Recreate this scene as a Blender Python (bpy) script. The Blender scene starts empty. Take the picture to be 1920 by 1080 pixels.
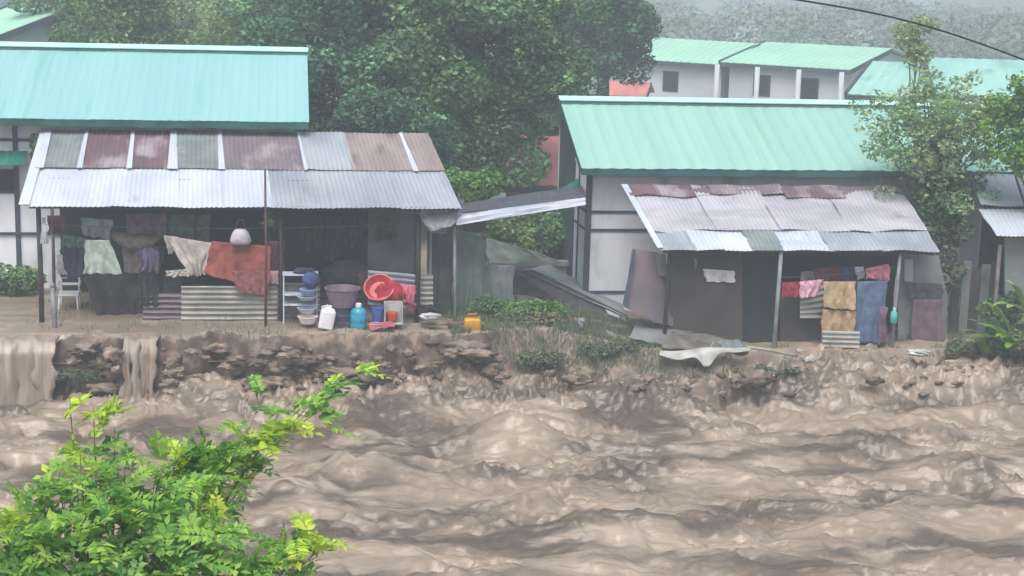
import bpy, bmesh, math, random
import numpy as np
from mathutils import Vector, Matrix
rng = np.random.default_rng(7); random.seed(7)
sc = bpy.context.scene
col = sc.collection

# ------------------------------------------------------------------ camera
H = 7.0; FF = 3045.0
def _cam(yaw, pitch, roll):
    a, p, q = map(math.radians, (yaw, pitch, roll))
    f = np.array([math.sin(a)*math.cos(p), math.cos(a)*math.cos(p), -math.sin(p)])
    r0 = np.array([math.cos(a), -math.sin(a), 0.0]); u0 = np.cross(r0, f)
    return f, r0*math.cos(q)+u0*math.sin(q), u0*math.cos(q)-r0*math.sin(q)
cf, cr, cu = _cam(8.1, 11.07, 1.5)
def ray(x, y): return cf + (x-960)/FF*cr + (540-y)/FF*cu
def P(x, y, Y):
    d = ray(x, y); return np.array([0, 0, H]) + d*(Y/d[1])
def G(x, y, z):
    d = ray(x, y); return np.array([0, 0, H]) + d*((z-H)/d[2])
cam = bpy.data.objects.new('camera', bpy.data.cameras.new('camera')); col.objects.link(cam)
cam.matrix_world = Matrix(((cr[0], cu[0], -cf[0], 0), (cr[1], cu[1], -cf[1], 0), (cr[2], cu[2], -cf[2], H), (0, 0, 0, 1)))
cam.data.sensor_width = 36; cam.data.lens = 36*FF/1920; cam.data.clip_end = 2000; cam.data.clip_start = 0.1
sc.camera = cam

# ------------------------------------------------------------------ materials
def lin(c):
    return tuple((v/255/12.92 if v/255 <= .04045 else ((v/255+.055)/1.055)**2.4) for v in c)
def mat(name, c, c2=None, scale=2.0, rough=.7, c3=None, t3=(.58, .68), scale3=1.2, bump=.0, bscale=20, stretch=(1, 1, 1), island=0, transl=0, spec=.3, detail=5, t2=(.35, .65), metal=0):
    m = bpy.data.materials.new(name); m.use_nodes = True
    nt = m.node_tree; N = nt.nodes; L = nt.links; N.clear()
    out = N.new('ShaderNodeOutputMaterial'); b = N.new('ShaderNodeBsdfPrincipled')
    b.inputs['Roughness'].default_value = rough; b.inputs['Specular IOR Level'].default_value = spec
    b.inputs['Metallic'].default_value = metal
    tc = N.new('ShaderNodeTexCoord'); mp = N.new('ShaderNodeMapping'); mp.inputs['Scale'].default_value = stretch
    L.new(tc.outputs['Object'], mp.inputs['Vector'])
    def noise(s, d=detail, off=0):
        n = N.new('ShaderNodeTexNoise'); n.inputs['Scale'].default_value = s; n.inputs['Detail'].default_value = d
        n.noise_dimensions = '4D'; n.inputs['W'].default_value = off
        L.new(mp.outputs[0], n.inputs['Vector']); return n.outputs['Fac']
    def mr(src, a, b_, lo=0, hi=1):
        r = N.new('ShaderNodeMapRange'); r.inputs[1].default_value = a; r.inputs[2].default_value = b_
        r.inputs[3].default_value = lo; r.inputs[4].default_value = hi; r.interpolation_type = 'SMOOTHSTEP'
        L.new(src, r.inputs[0]); return r.outputs[0]
    def mix(fac, A, B):
        x = N.new('ShaderNodeMix'); x.data_type = 'RGBA'
        if isinstance(fac, float): x.inputs[0].default_value = fac
        else: L.new(fac, x.inputs[0])
        for k, v in ((6, A), (7, B)):
            if isinstance(v, tuple): x.inputs[k].default_value = (*v, 1)
            else: L.new(v, x.inputs[k])
        return x.outputs[2]
    c = lin(c); cur = c
    if c2 is not None: cur = mix(mr(noise(scale), *t2), c, lin(c2))
    if c3 is not None: cur = mix(mr(noise(scale3, 6, 5.3), *t3), cur, lin(c3))
    if island:
        g = N.new('ShaderNodeNewGeometry'); h = N.new('ShaderNodeHueSaturation')
        v = N.new('ShaderNodeMapRange'); v.inputs[3].default_value = 1-island; v.inputs[4].default_value = 1+island
        L.new(g.outputs['Random Per Island'], v.inputs[0]); L.new(v.outputs[0], h.inputs['Value'])
        v2 = N.new('ShaderNodeMapRange'); v2.inputs[3].default_value = .5+.03; v2.inputs[4].default_value = .5-.03
        L.new(g.outputs['Random Per Island'], v2.inputs[0]); L.new(v2.outputs[0], h.inputs['Hue'])
        if isinstance(cur, tuple): h.inputs['Color'].default_value = (*cur, 1)
        else: L.new(cur, h.inputs['Color'])
        cur = h.outputs[0]
    if isinstance(cur, tuple): b.inputs['Base Color'].default_value = (*cur, 1)
    else: L.new(cur, b.inputs['Base Color'])
    if bump:
        bp = N.new('ShaderNodeBump'); bp.inputs['Strength'].default_value = 1; bp.inputs['Distance'].default_value = bump
        L.new(noise(bscale, 6, 2.0), bp.inputs['Height']); L.new(bp.outputs[0], b.inputs['Normal'])
    if transl:
        t = N.new('ShaderNodeBsdfTranslucent'); s = N.new('ShaderNodeMixShader'); s.inputs[0].default_value = transl
        if isinstance(cur, tuple): t.inputs['Color'].default_value = (*cur, 1)
        else: L.new(cur, t.inputs['Color'])
        L.new(b.outputs[0], s.inputs[1]); L.new(t.outputs[0], s.inputs[2]); L.new(s.outputs[0], out.inputs[0])
    else: L.new(b.outputs[0], out.inputs[0])
    return m

M = {}
M['teal_roof'] = mat('teal_roof_paint', (138, 188, 188), (132, 182, 184), .5, .45, (122, 176, 172), (.55, .75), 1.6, stretch=(3, .22, .22), spec=.5, t2=(.3, .7))
M['green_roof'] = mat('mint_roof_paint', (144, 188, 176), (136, 182, 172), .45, .45, (130, 180, 162), (.55, .75), 1.6, stretch=(3, .22, .22), spec=.5)
M['cap'] = mat('ridge_cap_paint', (186, 228, 218), (165, 218, 208), 1.2, .4, spec=.5)
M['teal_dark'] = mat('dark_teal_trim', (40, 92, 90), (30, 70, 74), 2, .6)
M['teal_mid'] = mat('green_awning_paint', (30, 130, 112), (22, 110, 98), 2, .5)
M['white'] = mat('weathered_white_wall', (232, 236, 244), (218, 224, 234), .9, .7, (176, 180, 184), (.54, .75), 1.6, bump=.004, bscale=8, stretch=(1, 1, .35))
M['trim'] = mat('grey_batten', (72, 78, 98), (60, 66, 78), 3, .7)
M['tin'] = mat('galvanised_tin', (160, 168, 176), (138, 146, 156), 1.1, .42, (126, 108, 102), (.62, .78), 1.5, spec=.5, stretch=(1, .5, .5))
M['tin_bright'] = mat('bright_tin', (196, 204, 216), (178, 188, 202), .9, .4, (150, 142, 142), (.66, .8), 2.2, spec=.5, stretch=(1, .5, .5))
M['tin_tan'] = mat('tan_weathered_tin', (150, 138, 136), (132, 122, 120), 1.5, .5, (110, 86, 76), (.55, .75), 2.0, stretch=(1, .5, .5))
M['tin_rust'] = mat('maroon_rusted_tin', (112, 88, 96), (98, 78, 84), 1.6, .6, (150, 142, 150), (.50, .68), 1.8, stretch=(1, .5, .5))
M['tin_plum'] = mat('plum_rusted_tin', (108, 100, 108), (124, 114, 118), 1.3, .6, (150, 142, 144), (.52, .7), 2.2, stretch=(1, .5, .5))
M['tin_mix'] = mat('patchy_rusted_tin', (180, 180, 188), (156, 156, 164), 1.8, .45, (138, 120, 126), (.56, .68), 1.1, stretch=(.5, 1, 1), bump=.01, bscale=3)
M['tin_grey'] = mat('grey_green_tin', (128, 138, 138), (110, 120, 122), 1.5, .5, (150, 150, 150), (.6, .7), 2)
M['corr'] = mat('ribbed_fence_tin', (168, 168, 164), (140, 140, 136), 2, .5, (104, 90, 80), (.55, .7), 1.4)
M['wood_dark'] = mat('dark_wet_wood', (58, 54, 52), (44, 42, 42), 4, .6, bump=.004, bscale=30)
M['wood_grey'] = mat('weathered_grey_wood', (112, 108, 104), (88, 84, 80), 4, .7, bump=.004, bscale=30)
M['wood_red'] = mat('red_brown_pole_wood', (92, 66, 62), (70, 56, 56), 4, .7)
M['pole_grey'] = mat('pale_grey_pole', (140, 144, 152), (118, 122, 128), 4, .6)
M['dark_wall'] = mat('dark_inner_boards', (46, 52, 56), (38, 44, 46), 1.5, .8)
M['brown_wall'] = mat('grey_brown_boards', (78, 72, 70), (64, 60, 60), 1.2, .8, (54, 60, 58), (.6, .75), 1.0, bump=.006, bscale=9)
M['plum_wall'] = mat('plum_brown_panel', (118, 106, 112), (94, 88, 96), .9, .7, (124, 112, 104), (.6, .75), 1.3)
M['grey_panel'] = mat('grey_weathered_panel', (128, 130, 132), (108, 110, 112), 2, .7, (92, 84, 86), (.6, .72), 1.5, bump=.005)
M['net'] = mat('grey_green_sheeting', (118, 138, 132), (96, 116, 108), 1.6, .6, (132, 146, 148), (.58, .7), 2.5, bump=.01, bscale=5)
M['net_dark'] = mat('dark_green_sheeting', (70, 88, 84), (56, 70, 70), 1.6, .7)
M['concrete'] = mat('pale_concrete', (148, 156, 156), (128, 136, 138), 2, .8, bump=.004)
M['brick'] = mat('red_brown_roof_tin', (196, 130, 120), (164, 104, 98), .8, .7, (150, 130, 124), (.6, .75), 1.0)
M['far_roof'] = mat('pale_green_roof_paint', (158, 208, 182), (150, 196, 176), .3, .5)
M['far_teal'] = mat('pale_teal_roof_paint', (148, 192, 182), (132, 180, 174), .5, .5, (120, 160, 156), (.55, .7), 1.0)
M['far_wall'] = mat('far_white_wall', (200, 204, 212), (182, 188, 196), .4, .7)
M['glass'] = mat('dark_glazing', (34, 38, 48), rough=.15, spec=.5)
def plain(name, c, d=.85, r=.6, tr=0, sc_=6, bump=0, spec=.3):
    return mat(name, c, tuple(int(v*d) for v in c), sc_, r, transl=tr, bump=bump, spec=spec)

# ------------------------------------------------------------------ mesh builder
class MB:
    def __init__(s): s.v = []; s.f = []; s.n = 0
    def add(s, v, f):
        s.v.append(np.asarray(v, float).reshape(-1, 3)); s.f += [tuple(i+s.n for i in q) for q in f]; s.n += len(s.v[-1]); return s
    def box(s, c, size, rz=0, R=None):
        hx, hy, hz = [k/2 for k in size]
        v = np.array([(x, y, z) for x in (-hx, hx) for y in (-hy, hy) for z in (-hz, hz)])
        if R is None:
            cz, sz = math.cos(rz), math.sin(rz); R = np.array([[cz, -sz, 0], [sz, cz, 0], [0, 0, 1]])
        return s.add(v@np.asarray(R).T + np.array(c), [(0, 1, 3, 2), (4, 6, 7, 5), (0, 4, 5, 1), (2, 3, 7, 6), (0, 2, 6, 4), (1, 5, 7, 3)])
    def mm(s, a, b): a = np.array(a, float); b = np.array(b, float); return s.box((a+b)/2, np.abs(b-a))
    def tube(s, pts, rad, n=8, cap=True):
        pts = np.array(pts, float); m = len(pts); rad = np.broadcast_to(np.array(rad, float), (m,))
        T = np.gradient(pts, axis=0); V = []
        for i in range(m):
            t = T[i]/(np.linalg.norm(T[i])+1e-9)
            a = np.cross(t, (0, 0, 1.)) if abs(t[2]) < .9 else np.cross(t, (0, 1., 0)); a /= np.linalg.norm(a); b = np.cross(t, a)
            for k in range(n):
                w = 2*math.pi*k/n; V.append(pts[i]+rad[i]*(a*math.cos(w)+b*math.sin(w)))
        F = [(i*n+k, i*n+(k+1) % n, (i+1)*n+(k+1) % n, (i+1)*n+k) for i in range(m-1) for k in range(n)]
        if cap: F += [tuple(range(n))[::-1], tuple(range((m-1)*n, m*n))]
        return s.add(V, F)
    def beam(s, a, b, w, h):
        a = np.array(a, float); b = np.array(b, float); d = b-a; l = np.linalg.norm(d); d /= l
        side = np.cross(d, (0, 0, 1.)) if abs(d[2]) < .95 else np.array((1., 0, 0)); side /= np.linalg.norm(side); up = np.cross(side, d)
        return s.box((a+b)/2, (l, w, h), R=np.array([d, side, up]).T)
    def lathe(s, prof, c, n=20, R=None):
        V = []; 
        for r, z in prof:
            for k in range(n):
                w = 2*math.pi*k/n; V.append((r*math.cos(w), r*math.sin(w), z))
        V = np.array(V)
        if R is not None: V = V@np.asarray(R).T
        m = len(prof)
        F = [(i*n+k, i*n+(k+1) % n, (i+1)*n+(k+1) % n, (i+1)*n+k) for i in range(m-1) for k in range(n)]
        F += [tuple(range(n))[::-1], tuple(range((m-1)*n, m*n))]
        return s.add(V+np.array(c), F)
    def slab(s, g, th, nrm=None):
        g = np.array(g, float); nu, nv = g.shape[:2]
        if nrm is None:
            nrm = np.cross(g[-1, 0]-g[0, 0], g[0, -1]-g[0, 0]); nrm = nrm/np.linalg.norm(nrm)
        off = np.array(nrm)*th; t = g.reshape(-1, 3); V = np.concatenate([t, t-off]); K = nu*nv
        F = []
        for i in range(nu-1):
            for j in range(nv-1):
                a = i*nv+j; q = (a, a+nv, a+nv+1, a+1); F.append(q); F.append(tuple(k+K for k in q[::-1]))
        rim = [i*nv for i in range(nu)]+[(nu-1)*nv+j for j in range(1, nv)]+[i*nv+nv-1 for i in range(nu-2, -1, -1)]+[j for j in range(nv-2, 0, -1)]
        for a, b in zip(rim, rim[1:]+rim[:1]): F.append((a, a+K, b+K, b))
        return s.add(V, F)
    def prism(s, pts, dvec):
        pts = np.array(pts, float); n = len(pts); V = np.concatenate([pts, pts+np.array(dvec)])
        return s.add(V, [tuple(range(n)), tuple(range(n, 2*n))[::-1]]+[(i, i+n, (i+1) % n+n, (i+1) % n) for i in range(n)])

def mesh_obj(name, V, F, m, parent=None, off=(0, 0, 0), smooth=False):
    me = bpy.data.meshes.new(name); V = np.asarray(V, float)-np.array(off)
    if isinstance(F, np.ndarray):
        k = F.shape[1]; me.vertices.add(len(V)); me.vertices.foreach_set('co', V.ravel())
        me.loops.add(F.size); me.loops.foreach_set('vertex_index', F.ravel().astype(np.int32))
        me.polygons.add(len(F)); me.polygons.foreach_set('loop_start', np.arange(0, F.size, k, dtype=np.int32))
        me.update(calc_edges=True)
    else:
        me.from_pydata(V.tolist(), [], F); me.update()
        if name not in ('haze',):
            bm = bmesh.new(); bm.from_mesh(me); bmesh.ops.recalc_face_normals(bm, faces=bm.faces); bm.to_mesh(me); bm.free()
    if smooth: me.polygons.foreach_set('use_smooth', np.ones(len(me.polygons), bool))
    if m: me.materials.append(m)
    o = bpy.data.objects.new(name, me); col.objects.link(o)
    if parent is not None: o.parent = parent
    return o
def wloc(o):
    v = np.zeros(3)
    while o is not None: v += np.array(o.location); o = o.parent
    return v
def tagp(o, label, cat, group=None):
    o['label'] = label; o['category'] = cat
    if group: o['group'] = group
    return o
def thing(name, label, cat, loc, group=None):
    o = bpy.data.objects.new(name, None); col.objects.link(o); o.location = tuple(float(k) for k in loc); o.empty_display_size = .2
    return tagp(o, label, cat, group)
def part(name, mb, m, parent, smooth=False):
    return mesh_obj(name, np.concatenate(mb.v), mb.f, m, parent, wloc(parent), smooth)
def solo(name, label, cat, mb, m, group=None, smooth=False, kind=None):
    V = np.concatenate(mb.v); c = V.mean(0); c[2] = V[:, 2].min()
    o = mesh_obj(name, V, mb.f, m, None, c, smooth); o.location = tuple(c)
    if kind: o['kind'] = kind
    else: tagp(o, label, cat, group)
    return o
def parent_copy(o, loc, label, rz=0):
    c = o.copy(); col.objects.link(c); c.location = loc; c.rotation_euler = (0, 0, rz); c['label'] = label
    for ch in list(o.children):
        k = ch.copy(); col.objects.link(k); k.parent = c
        for g in ch.children:
            q = g.copy(); col.objects.link(q); q.parent = k
    return c

# noise ------------------------------------------------------------
_perm = rng.permutation(512); _g = rng.normal(size=(512, 2)); _g /= np.linalg.norm(_g, axis=1)[:, None]
def perlin(x, y, s=0):
    xi = np.floor(x).astype(int); yi = np.floor(y).astype(int); xf = x-xi; yf = y-yi
    u = xf*xf*xf*(xf*(xf*6-15)+10); v = yf*yf*yf*(yf*(yf*6-15)+10)
    def gr(i, j, dx, dy):
        h = _perm[(_perm[(i+s*17) % 512]+j+s*31) % 512]; return _g[h, 0]*dx+_g[h, 1]*dy
    a = gr(xi, yi, xf, yf); b = gr(xi+1, yi, xf-1, yf); c = gr(xi, yi+1, xf, yf-1); d = gr(xi+1, yi+1, xf-1, yf-1)
    return 1.5*((a*(1-u)+b*u)*(1-v)+(c*(1-u)+d*u)*v)
def fbm(x, y, s=0, o=4, g=.5):
    t = 0; a = 1
    for k in range(o): t = t+a*perlin(x*2**k, y*2**k, s+k); a *= g
    return t
def ridged(x, y, s=0, o=3):
    t = 0; a = 1
    for k in range(o): t = t+a*(1-2*np.abs(perlin(x*2**k, y*2**k, s+k))); a *= .5
    return t/1.5
def sst(a, b, x): t = np.clip((x-a)/(b-a), 0, 1); return t*t*(3-2*t)

# sheets ------------------------------------------------------------
def sheet(mb, A, B, C, D, pitch=.076, amp=.009, th=.004, nv=6, along='v', jag=.0, wav=.0, seed=0, trap=False, u0=0, u1=1, v0=0, v1=1):
    """corrugated sheet; A,B lower edge, D,C upper edge; ribs run along v (or along u)."""
    A, B, C, D = [np.array(k, float) for k in (A, B, C, D)]
    if along == 'u': A, B, C, D = A, D, C, B
    W = np.linalg.norm(B-A)*abs(u1-u0); k = max(4, int(W/pitch*(4 if not trap else 6))); 
    us = np.linspace(u0, u1, k+1); vs = np.linspace(v0, v1, nv+1)
    U, V = np.meshgrid(us, vs, indexing='ij'); r = np.random.default_rng(seed+11)
    Pn = (A*(1-U[..., None])*(1-V[..., None])+B*U[..., None]*(1-V[..., None])+C*U[..., None]*V[..., None]+D*(1-U[..., None])*V[..., None])
    n = np.cross(B-A, D-A); n /= np.linalg.norm(n)
    if n[2] < 0 or (abs(n[2]) < .15 and n[1] > 0): n = -n
    ph = (U-u0)/(u1-u0+1e-9)*W/pitch*2*math.pi
    h = amp*np.cos(ph)
    if trap: h = amp*np.clip(2.5*np.cos(ph)-1.2, -1, 1)+.006*(np.floor(ph/2/math.pi/5) % 2)+.004*perlin(U*W*.9+seed, V*2.2, 12)
    if wav: h = h+wav*perlin(U*W*1.1+seed*3.7, V*3+seed, 3)
    Pn = Pn+h[..., None]*n
    if jag:
        d = (A-D)/np.linalg.norm(A-D); Pn[:, 0] += (jag*perlin(us*W*1.3+seed, us*0+seed, 5))[:, None]*d
    mb.slab(Pn, th, n); return mb
def cloth_grid(TL, TR, BR, BL, folds=.03, nf=5, nu=40, nv=30, sag=.0, seed=0, edge=.02):
    TL, TR, BR, BL = [np.array(k, float) for k in (TL, TR, BR, BL)]
    U, V = np.meshgrid(np.linspace(0, 1, nu+1), np.linspace(0, 1, nv+1), indexing='ij'); u = U[..., None]; v = V[..., None]
    g = TL*(1-u)*(1-v)+TR*u*(1-v)+BR*u*v+BL*(1-u)*v
    g[..., 1] += folds*(.25+.75*V)*np.sin(U*nf*2*math.pi+seed+2*perlin(U*2+seed, V*1.5, 2))
    g[..., 1] += folds*.55*fbm(U*6+seed*1.7, V*2.2+seed, 7, 3); g[..., 0] += folds*.5*np.sin(V*5+seed)*V
    g[..., 2] -= sag*4*U*(1-U)*(1-V)
    g[..., 2] += edge*perlin(U*4+seed, V*2+seed*1.3, 4)*(V)
    g[..., 0] += edge*perlin(U*2+seed, V*3+seed*2.3, 6)
    return g
def cloth(name, label, cat, c, px, Y, folds=.03, nf=4, sag=0, seed=None, edge=.025, group=None, tilt=0, th=.006):
    seed = seed if seed is not None else len(bpy.data.objects)
    p = [P(x, y, Y+(tilt if i > 1 else 0)) for i, (x, y) in enumerate(px)]
    mb = MB(); mb.slab(cloth_grid(*p, folds, nf, sag=sag, seed=seed, edge=edge), th, (0, -1, 0))
    m = c if not isinstance(c, tuple) else plain(name+'_fabric', c, .82, .85, 0, 5)
    return solo(name, label, cat, mb, m, group, smooth=True)

# ================================================================== SETTING
def rail_x(fine, lo, hi, lo2, hi2, n1):
    a = np.linspace(0, 1, n1+1)[1:]**2
    return np.concatenate([(lo-(lo-lo2)*a)[::-1], fine, hi+(hi2-hi)*a])
def bank_top(x): return -.5*sst(4.5, 8.2, x)
def bank_edge(x):
    e = 30.42+.25*fbm(x/1.6, x*0, 3, 4)+.16*perlin(x/.5, x*0, 9)
    e = e-.5*np.exp(-((x+2.75)/.28)**2)*0
    return e
def bank_wid(x): return .42+1.4*sst(3.2, 5.0, x)
def ground_z(x, y):
    top = bank_top(x)*(1-sst(36, 39, y)); e = bank_edge(x); w = bank_wid(x)
    t = np.clip((y-(e-w*.5))/w, 0, 1); t = np.where(w < .6, sst(0, 1, t), t**.8)
    far = -2.3+(top+2.3)*t
    notch = np.exp(-((x+2.72)/.26)**2)*sst(31.3, 30.7, y)+.9*np.exp(-((x+4.75)/.55)**2)*sst(31.4, 30.7, y)
    far = far-.28*notch*(far > -1)
    far = far+.05*fbm(x/.8, y/.8, 1, 3)*sst(29, 31, y)*(1-sst(36, 40, y))
    far = far+(.26*ridged(x/.5, y/.32, 4, 3)-.03+.10*fbm(x/.16, y/.12, 44, 3))*np.exp(-((y-e+.25)/.6)**2)*(1-.7*np.exp(-((y-e-.5)/.4)**2))
    far = far+1.0*sst(39, 44, y)*0+np.minimum(.12*np.clip(y-420, 0, None), 46)+1.5*sst(110, 200, y)*(fbm(x/45, y/45, 2, 3)-.6)
    near = 1.2-3.6*sst(11.5, 15.5, y)+.15*fbm(x/1.5, y/1.5, 7, 3)
    return np.where(y < 24, near, far)
def heightfield(name, xs, ys, fz, m, smooth=True):
    X, Y = np.meshgrid(xs, ys, indexing='ij'); Z = fz(X, Y); V = np.stack([X, Y, Z], -1).reshape(-1, 3)
    nx, ny = X.shape; i = np.arange(nx-1)[:, None]*ny+np.arange(ny-1)[None]; i = i.ravel()
    F = np.stack([i, i+ny, i+ny+1, i+1], 1)
    return mesh_obj(name, V, F, m, smooth=smooth)
def mud_material():
    m = mat('eroded_brown_mud', (152, 139, 124), (132, 120, 106), 2.2, .7, (114, 116, 98), (.56, .68), .9, bump=.02, bscale=9)
    nt = m.node_tree; N = nt.nodes; L = nt.links; b = [n for n in N if n.type == 'BSDF_PRINCIPLED'][0]; src = b.inputs['Base Color'].links[0].from_socket
    g = N.new('ShaderNodeNewGeometry'); sx = N.new('ShaderNodeSeparateXYZ'); L.new(g.outputs['True Normal'], sx.inputs[0])
    r_ = N.new('ShaderNodeMapRange'); r_.inputs[1].default_value = .55; r_.inputs[2].default_value = .9; r_.inputs[3].default_value = 1; r_.inputs[4].default_value = 0; L.new(sx.outputs[2], r_.inputs[0])
    tc = [n for n in N if n.type == 'TEX_COORD'][0]; nn = N.new('ShaderNodeTexNoise'); nn.inputs['Scale'].default_value = 3.5; nn.inputs['Detail'].default_value = 6; L.new(tc.outputs['Object'], nn.inputs['Vector'])
    cr_ = N.new('ShaderNodeValToRGB'); e = cr_.color_ramp.elements; e[0].position = .38; e[0].color = (*lin((80, 70, 63)), 1); e[1].position = .64; e[1].color = (*lin((138, 122, 108)), 1); e2 = e.new(.54); e2.color = (*lin((106, 92, 83)), 1); L.new(nn.outputs[0], cr_.inputs[0])
    x = N.new('ShaderNodeMix'); x.data_type = 'RGBA'; L.new(r_.outputs[0], x.inputs[0]); L.new(src, x.inputs[6]); L.new(cr_.outputs[0], x.inputs[7]); 
    sp = N.new('ShaderNodeSeparateXYZ'); L.new(tc.outputs['Object'], sp.inputs[0]); fr = N.new('ShaderNodeMapRange'); fr.inputs[1].default_value = 37; fr.inputs[2].default_value = 50; L.new(sp.outputs[1], fr.inputs[0])
    gx = N.new('ShaderNodeMix'); gx.data_type = 'RGBA'; L.new(fr.outputs[0], gx.inputs[0]); L.new(x.outputs[2], gx.inputs[6]); gx.inputs[7].default_value = (*lin((112, 124, 106)), 1); L.new(gx.outputs[2], b.inputs['Base Color'])
    return m
xs = rail_x(np.arange(-7, 18, .055), -7, 18, -420, 560, 50)
ys = np.concatenate([np.linspace(-12, 13, 12), np.arange(13.5, 29, .5), np.arange(29.2, 32.4, .045), np.arange(32.5, 40, .22), np.linspace(40.5, 120, 50), np.linspace(124, 900, 90)])
ground = heightfield('ground', xs, ys, ground_z, mud_material()); ground['kind'] = 'structure'
# flood film across the left bank
def film_z(x, y): return .035+.02*fbm(x/1.2, y/.5, 8, 3)+.01*perlin(x/.2, y/.1, 3)-.5*(1-sst(-.02, .3, y-bank_edge(x)-.12))
M['flood'] = mat('shallow_mud_water', (148, 134, 120), (130, 118, 104), .8, .28, (164, 150, 136), (.6, .75), .7, stretch=(.4, 1.5, 1), bump=.008, bscale=6, spec=.5)
fl = heightfield('flood_water', np.arange(-9, 2.2, .08), np.arange(30.55, 35.4, .08), lambda x, y: film_z(x, y)-.12*sst(.2, 2.0, x), M['flood']); fl['kind'] = 'structure'
# river
bumps = [  # px, py, width m, depth m, height
    (960, 800, .9, .45, .42), (1180, 750, 1.3, .35, .30), (800, 775, .7, .4, .22), (1460, 730, .9, .3, .28), (1800, 870, 1.2, .35, .32), (1660, 830, .6, .4, .30),
    (60, 790, 1.0, .5, .30), (700, 860, .9, .5, .22), (1000, 930, .7, .4, .25), (1850, 770, 1.2, .25, .32), (1600, 700, 1.6, .4, .22), (1150, 970, 1.0, .3, .2), (560, 900, .8, .5, .22)]
def river_z(x, y):
    wx = x+.5*fbm(x/1.6, y/1.6, 11, 3); wy = y+.35*fbm(x/1.4, y/1.2, 13, 3)
    calm = np.ones_like(x)
    for (px, py, rx, ry, k) in [(1700, 980, 3.2, 1.5, .55), (850, 745, 1.6, .4, .6), (1250, 1030, 1.5, .8, .3)]:
        g = G(px, py, -1.15); calm = calm-k*np.exp(-((x-g[0])/rx)**2-((y-g[1])/ry)**2)
    u_ = wx*.96-wy*.28; v_ = wx*.28+wy*.96
    rough = .45+.6*sst(-.35, .45, fbm(x/3.2, y/1.8, 51, 2))*calm
    z = -1.27+.16*fbm(u_/3.0, v_/1.3, 21, 2)
    z = z+rough*(.13*fbm(u_/1.4, v_/.55, 15, 2)-.14*np.abs(perlin(u_/1.1, v_/.34, 17))+.085*fbm(u_/.6, v_/.2, 25, 2)-.05*np.abs(perlin(u_/.42, v_/.13, 27))+.044*fbm(u_/.24, v_/.1, 31, 2)+.012*perlin(u_/.12, v_/.075, 37))
    nb = sst(28.6, 30.0, y)*(.5+.5*sst(-4, -2, x)); z = z+nb*(.16+.20*(1-sst(4, 7, x))*sst(-2.4, -1.6, x)*sst(29.6, 30.3, y)+.26*ridged(wx/.6, wy/.36, 61, 3)+.08*fbm(wx/.16, wy/.12, 63, 2))
    for (px, py, rx, ry, h) in bumps:
        g = G(px, py, -1.1); z = z+h*np.exp(-((x-g[0]+.2*perlin(x/.4, y/.4, 5))/rx)**2-((y-g[1]+.15*perlin(x/.5, y/.4, 6))/ry)**2)
    z = z+.28*sst(28.4, 30.2, y)*sst(8.5, 11, x)
    return z
rx_ = rail_x(np.arange(-6.5, 16.5, .042), -6.5, 16.5, -60, 80, 40)
ry_ = np.concatenate([np.linspace(15.5, 20.2, 18), np.arange(20.3, 31.6, .042)])
M['river'] = mat('churning_muddy_water', (142, 128, 112), (88, 79, 68), .9, .3, (168, 154, 138), (.5, .7), 1.6, stretch=(.4, 1.0, 1), bump=.04, bscale=8, spec=.5, t2=(.42, .6), detail=9)  # silt tones; the darker ones also stand in for shade on wave faces
river = heightfield('river_water', rx_, ry_, river_z, M['river']); river['kind'] = 'structure'
# runoff falls
M['runoff'] = mat('pouring_mud_water', (160, 148, 134), (128, 116, 104), 3.0, .35, stretch=(2.5, 1, .3), bump=.01, bscale=6, spec=.5)
def fall(x0, x1, seed):
    U, V = np.meshgrid(np.linspace(0, 1, 40), np.linspace(0, 1, 26), indexing='ij')
    X = x0+(x1-x0)*U+.05*perlin(U*3+seed, V*2, 2)*V+(U-.5)*(-.12*sst(0, .3, V)+.06*V+.30*perlin(V*4+seed*3, U*.01, 3)*V+.16*perlin(V*11+seed, U*.01+.5*np.sign(U-.5), 6)*V)
    Yv = 30.72-.42*np.minimum(V*2.2, 1)**1.0-.16*V; Z = .05-.06*V-1.3*np.clip(V-.28, 0, 1)**1.25*1.35
    Yv = Yv-.04*perlin(U*(x1-x0)*6, V*1.2, seed)*V-.10*np.sin(U*math.pi)*V-.04
    g = np.stack([X, Yv, Z], -1); mb = MB(); mb.slab(g, .04, (0, -.6, .8)); return mb
for (a, b_, s) in ((-2.98, -2.40, 1), (-5.6, -4.25, 4)):
    mbf = MB()
    for q_ in range(4):
        w0 = (b_-a)/4; f_ = fall(a+w0*q_-.07, a+w0*(q_+1)+.06, s+q_*2); f_.v[0][:, 1] -= .03*(q_ % 2)+.008*q_; mbf.add(f_.v[0], f_.f)
    o = solo('waterfall', None, None, mbf, M['runoff'], smooth=True, kind='structure')

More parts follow.
